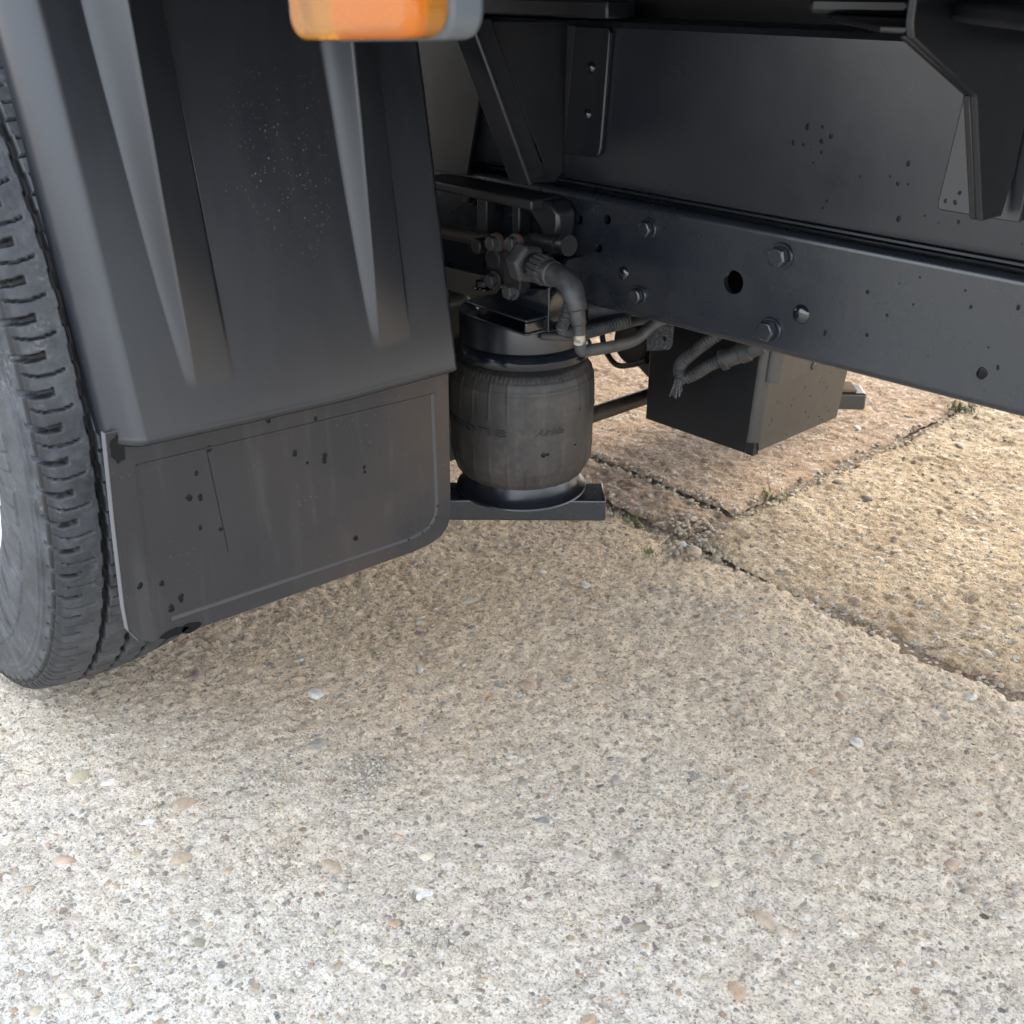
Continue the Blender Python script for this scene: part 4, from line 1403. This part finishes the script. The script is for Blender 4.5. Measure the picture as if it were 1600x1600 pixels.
for tt, rr2 in ((0.0225, .0114), (0.0240, .0126), (0.0370, .0128), (0.0390, .0116)):
    for k in range(n):
        w = 2 * pi * k / n
        r2 = rr2 - (0.0013 if (k // 3) % 2 else 0)
        vs.append(u0 + D * tt + (a_ * cos(w) + b_ * sin(w)) * r2)
fs = [(i * n + k, i * n + (k + 1) % n, (i + 1) * n + (k + 1) % n, (i + 1) * n + k) for i in range(3) for k in range(n)] + [tuple(range(n))[::-1], tuple(range(3 * n, 4 * n))]
g.add(vs, fs).build('ribbed_nut', M['hose'], valve, ang=20)
G().lathe(u0 + ud * 0.039, ud, [(0, .0105), (.004, .0105), (.005, .0110), (.008, .0110), (.009, .0098), (.012, .0098)], 32).build('elbow_collar', M['greyplastic'], valve)
e0 = u0 + ud * 0.048
pts = [e0, e0 + ud * 0.012, e0 + ud * 0.023 + Vector((0, 0, -0.0035)), e0 + ud * 0.0295 + Vector((0, 0, -0.012)), e0 + ud * 0.0325 + Vector((0, 0.001, -0.022)), e0 + ud * 0.0345 + Vector((0, 0.002, -0.034))]
G().tube(pts, [.0098, .0098, .0096, .0088, .0066, .0056], 24).build('hose_elbow', M['greyplastic'], valve)
h0 = pts[-1]
G().tube([h0 + Vector((0, 0, .003)), h0 + Vector((0.0005, 0.0005, -0.008))], .0053, 16).build('air_hose', M['greyplastic'], valve)
G().tube([h0 + Vector((0.0005, 0.0005, -0.007)), h0 + Vector((0.0006, 0.001, -0.016))], .0050, 16).build('tape_sleeve', M['tape'], valve)
G().tube([h0 + Vector((0.0006, 0.001, -0.0155)), h0 + Vector((0.001, 0.003, -0.0215)), h0 + Vector((0.002, 0.012, -0.0235)), (-0.622, 0.690, 0.3330), (-0.632, 0.735, 0.3400), (-0.62, 0.79, 0.3480)], .0052, 14).build('air_hose', M['hose'], valve)

# ---- cast hanger above the valve
g = G()
arch = [(-0.735, 0.4475), (-0.690, 0.4475), (-0.6800, 0.4400), (-0.6790, 0.4280), (-0.6870, 0.4050), (-0.6950, 0.3980), (-0.7000, 0.4200), (-0.7140, 0.4340), (-0.735, 0.4385)]
g.prism([(x, 0.652, z) for x, z in arch], (0, 0.022, 0))
g.build('hanger_arm', M['bracket'], TR, bevel=0.003)
g = G()
g.box((-0.86, 0.640, 0.4400), (-0.70, 0.676, 0.4490))
g.box((-0.800, 0.662, 0.395), (-0.786, 0.676, 0.4400))
g.box((-0.748, 0.660, 0.400), (-0.738, 0.676, 0.4400))
g.build('hanger_plate', M['grimy'], TR, bevel=0.002)
bolt(-0.828, 0.432, .008, .008, TR, y=0.678, mat='grimy', name='hanger_bolt')

# ---- cables passing under the rail
cb = empty('cable_loom', (-0.66, 0.74, 0.33), TR)
G().tube([(-0.6690, 0.655, 0.3790), (-0.6630, 0.652, 0.3690), (-0.6610, 0.646, 0.3540), (-0.6660, 0.648, 0.3420), (-0.6640, 0.664, 0.3360), (-0.6610, 0.690, 0.3360), (-0.655, 0.72, 0.338)], .0046, 14, ridge=.0008, pitch=.0034).build('corrugated_conduit', M['hose'], cb)
G().tube([(-0.700, 0.672, 0.3440), (-0.6880, 0.700, 0.3450), (-0.6700, 0.730, 0.3470), (-0.640, 0.780, 0.350)], .0100, 14).build('cable', M['hose'], cb)
G().tube([(-0.700, 0.664, 0.3330), (-0.6800, 0.688, 0.3335), (-0.6660, 0.720, 0.3380), (-0.645, 0.765, 0.344), (-0.60, 0.83, 0.350)], .0058, 12).build('cable', M['grimy'], cb)
G().tube([(-0.6960, 0.650, 0.3290), (-0.6760, 0.676, 0.3280), (-0.6620, 0.712, 0.3330), (-0.64, 0.765, 0.342)], .0040, 12).build('cable', M['hose'], cb)
G().tube([(-0.6820, 0.760, 0.3250), (-0.6640, 0.766, 0.3300), (-0.6460, 0.782, 0.3330), (-0.620, 0.80, 0.3330), (-0.58, 0.84, 0.334)], .0042, 12, ridge=.0008, pitch=.0034).build('corrugated_conduit', M['hose'], cb)
G().tube([(-0.660, 0.745, 0.352), (-0.652, 0.740, 0.340), (-0.656, 0.752, 0.326)], .0016, 8).build('cable_tie', M['dark'], cb)
G().box((-0.6960, 0.790, 0.302), (-0.6900, 0.802, 0.318)).build('clip', M['greyplastic'], cb, bevel=0.001)

# ---- equipment box behind the rail
bx = empty('chassis_box', (-0.68, 0.93, 0.18), TR)
bx['label'] = 'folded black steel box hanging behind the rail'
BO, BI, XB = 0.862, 1.008, -0.750
# outboard plate (dark), leaning slightly, and rear plate wrapping the corner with a radius
g = G()
g.hexa([(XB, BO - .0005, 0.1790), (-0.6128, BO, 0.1808), (-0.6128, BO + .004, 0.1808), (XB, BO + .004, 0.1790), (XB, BO, 0.335), (-0.6050, BO + .0005, 0.345), (-0.6050, BO + .0045, 0.345), (XB, BO + .004, 0.335)])
g.build('outer_plate', M['bracket'], bx, bevel=0.001)
rc = 0.0085
prof_ = []
for i in range(9):
    a = pi / 2 * i / 8
    prof_.append((-rc + rc * sin(a), rc - rc * cos(a)))
vv, ff = [], []
for z, xr, yin, ystart in ((0.1800, -0.6040, 1.0080, BO), (0.2000, -0.6030, 1.009, BO), (0.345, -0.5960, 1.020, BO + .0005)):
    for dx, dy_ in prof_:
        vv.append((xr + dx, ystart + dy_, z))
    vv.append((xr, yin, z))
    vv.append((xr - 0.02, yin + 0.001, z))
k = len(prof_) + 2
for i in range(2):
    for j in range(k - 1):
        ff.append((i * k + j, i * k + j + 1, (i + 1) * k + j + 1, (i + 1) * k + j))
# cut the low corner open as on the real fold
vv[0] = (vv[0][0], vv[0][1], 0.1945)
for j in range(1, 9):
    vv[j] = (vv[j][0], vv[j][1], 0.1945 if j < 8 else 0.1850)
vv[k - 2] = (vv[k - 2][0], vv[k - 2][1], 0.1862)
vv[k - 1] = (vv[k - 1][0], vv[k - 1][1], 0.1862)
g = G().add(vv, ff)
g.build('rear_plate', M['boxpaint'], bx, solid=0.003, ang=30, label='rear face of the box with water specks')
G().box((-0.6126, BO + .0008, 0.1806), (-0.6040, BO + .0095, 0.1946)).build('corner_shade_block', M['dark'], bx, smooth=False)  # black block painting in the shade inside the open corner
G().box((XB, BO + .0045, 0.1800), (-0.613, BI - .004, 0.1830)).build('bottom_plate', M['dark'], bx)
G().box((XB, BO + .0045, 0.1832), (XB + .003, BI - .004, 0.335)).build('front_plate', M['boxpaint'], bx)
# lid overlapping the top of the rear face
vv, ff = [], []
for z in (0.2610, 0.345):
    for dx, dy_ in prof_:
        vv.append((-0.5910 + dx + (z - .261) * .05, BO + .004 + dy_, z))
    vv.append((-0.5910 + (z - .261) * .05, 1.02, z))
k = len(prof_) + 1
for j in range(k - 1):
    ff.append((j, j + 1, k + j + 1, k + j))
G().add(vv, ff).build('lid', M['boxpaint'], bx, solid=0.0035, ang=30)
bolt(-0.5925, 0.9285, .0045, .005, bx, y=0.9285, d=(1, 0, 0), mat='chassis').location.z = 0.2665 - 0.18
g = G()
for _ in range(24):
    y, z = rnd.uniform(BO + .012, 1.0), rnd.uniform(0.19, 0.25)
    xr = -0.6030 + (z - 0.2) * 0.048
    g.dome((xr + .0014, y, z), (1, 0, 0), rnd.uniform(.0005, .0010), .0004, 10, 3)
g.build('water_drops', M['water'], bx)['kind'] = 'stuff'
# speckled mounting tab with a hole, and conduit with its fitting on the box
vs, fs = plate([(-0.7013, 0.3250), (-0.6675, 0.3250), (-0.6690, 0.2956), (-0.6720, 0.2905), (-0.6991, 0.2828)], [(-0.6775, 0.3005, .0028)], 0.800)
G().add(vs, fs).build('mounting_tab', M['speckled'], TR, solid=0.003, smooth=False)
cy = 0.815
G().tube([(-0.600, cy + .045, 0.338), (-0.628, cy + .005, 0.3125), (-0.652, cy - .006, 0.2880), (-0.6655, cy - .004, 0.2720), (-0.6640, cy + .000, 0.2600), (-0.6520, cy + .006, 0.2665), (-0.640, cy + .010, 0.2770), (-0.625, cy + .016, 0.2860), (-0.610, cy + .024, 0.2930)], .0056, 16, ridge=.0009, pitch=.0034).build('conduit_loop', M['greyplastic'], bx)
cd0 = Vector((-0.6290, cy + .012, 0.2838))
cdd = Vector((0.78, 0.42, 0.46)).normalized()
g = G()
g.lathe(cd0, cdd, [(0, .0070), (0.001, .0105), (0.006, .0110), (0.008, .0092), (0.020, .0092), (0.021, .0105), (0.030, .0105), (0.031, .0085), (0.045, .0085)], 28)
g.build('conduit_fitting', M['hose'], bx)
g = G()
for i in range(26):
    a = Vector((-0.6650 + rnd.uniform(-.004, .004), cy - .004 + rnd.uniform(-.003, .003), 0.2600))
    g.tube([a, a + Vector((rnd.uniform(-.006, .002), rnd.uniform(-.003, .003), rnd.uniform(-.012, -.020)))], .0009, 5)
fr_ = g.build('frayed_tape', M['speckled'], bx)

# ---- things farther under the truck
G().tube([(-0.797, 0.70, 0.1795), (-0.796, 0.90, 0.180), (-0.796, 1.35, 0.181)], .0092, 18).build('anti_roll_bar', M['tube'], TR)
g = G()
g.prism([(x, 1.02, z) for x, z in ((-0.655, 0.205), (-0.540, 0.1905), (-0.5345, 0.1935), (-0.5345, 0.2085), (-0.5375, 0.2125), (-0.655, 0.2190))], (0, 0.04, 0))
far = empty('tow_beam', (-0.62, 1.08, 0.18), TR)
ea2 = Vector((0.70, 0.714, 0)).normalized()
nb2 = Vector((ea2.y, -ea2.x, 0))
e2 = Vector((-0.6640, 1.1650, 0))
pp = [e2 - ea2 * 0.25 + nb2 * .018, e2 + nb2 * .018, e2 - nb2 * .018, e2 - ea2 * .25 - nb2 * .018]
G().hexa([(p.x, p.y, 0.1445) for p in pp] + [(p.x, p.y, 0.1660) for p in pp]).build('beam_tube', M['boxpaint'], far, bevel=0.003, seg=3)
pp = [e2 - ea2 * 0.25 + nb2 * .014, e2 - ea2 * .012 + nb2 * .014, e2 - ea2 * .012 - nb2 * .018, e2 - ea2 * .25 - nb2 * .018]
G().hexa([(p.x, p.y, 0.1664) for p in pp] + [(p.x, p.y, 0.1690) for p in pp]).build('wear_strip', M['wear'], far)
# dark guard and axle end seen between the spring and the box
G().box((-1.12, 0.42, 0.27), (-0.99, 1.9, 0.40)).build('axle_beam', M['grimy'], TR, bevel=0.01)
G().box((-1.0, 0.45, 0.12), (-0.9, 0.74, 0.31)).build('axle_bracket', M['grimy'], TR, bevel=0.008)
ax_ = empty('axle_end', (-0.98, 1.05, 0.25), TR)
pl = [(-0.868, 0.36), (-0.874, 0.262), (-0.872, 0.236), (-0.862, 0.216), (-0.847, 0.206), (-0.836, 0.205), (-0.824, 0.198), (-0.800, 0.186), (-0.755, 0.172), (-0.74, 0.172), (-0.74, 0.36)]
G().prism([(x, 0.935, z) for x, z in pl], (0, 0.06, 0)).build('shield', M['bracket'], ax_, bevel=0.002)
G().cyl((-0.838, 0.936, 0.232), (0, -1, 0), .012, .026, 32, .003).build('hub_cap', M['dark'], ax_)
G().tube([(-0.850, 0.915, 0.275), (-0.866, 0.914, 0.262), (-0.872, 0.914, 0.240), (-0.864, 0.914, 0.218), (-0.846, 0.914, 0.206), (-0.822, 0.914, 0.212), (-0.80, 0.915, 0.222)], .0035, 10).build('brake_hose', M['dark'], ax_)
G().box((-0.862, 0.905, 0.262), (-0.852, 0.912, 0.275)).build('hose_clip', M['greyplastic'], ax_, bevel=0.001)
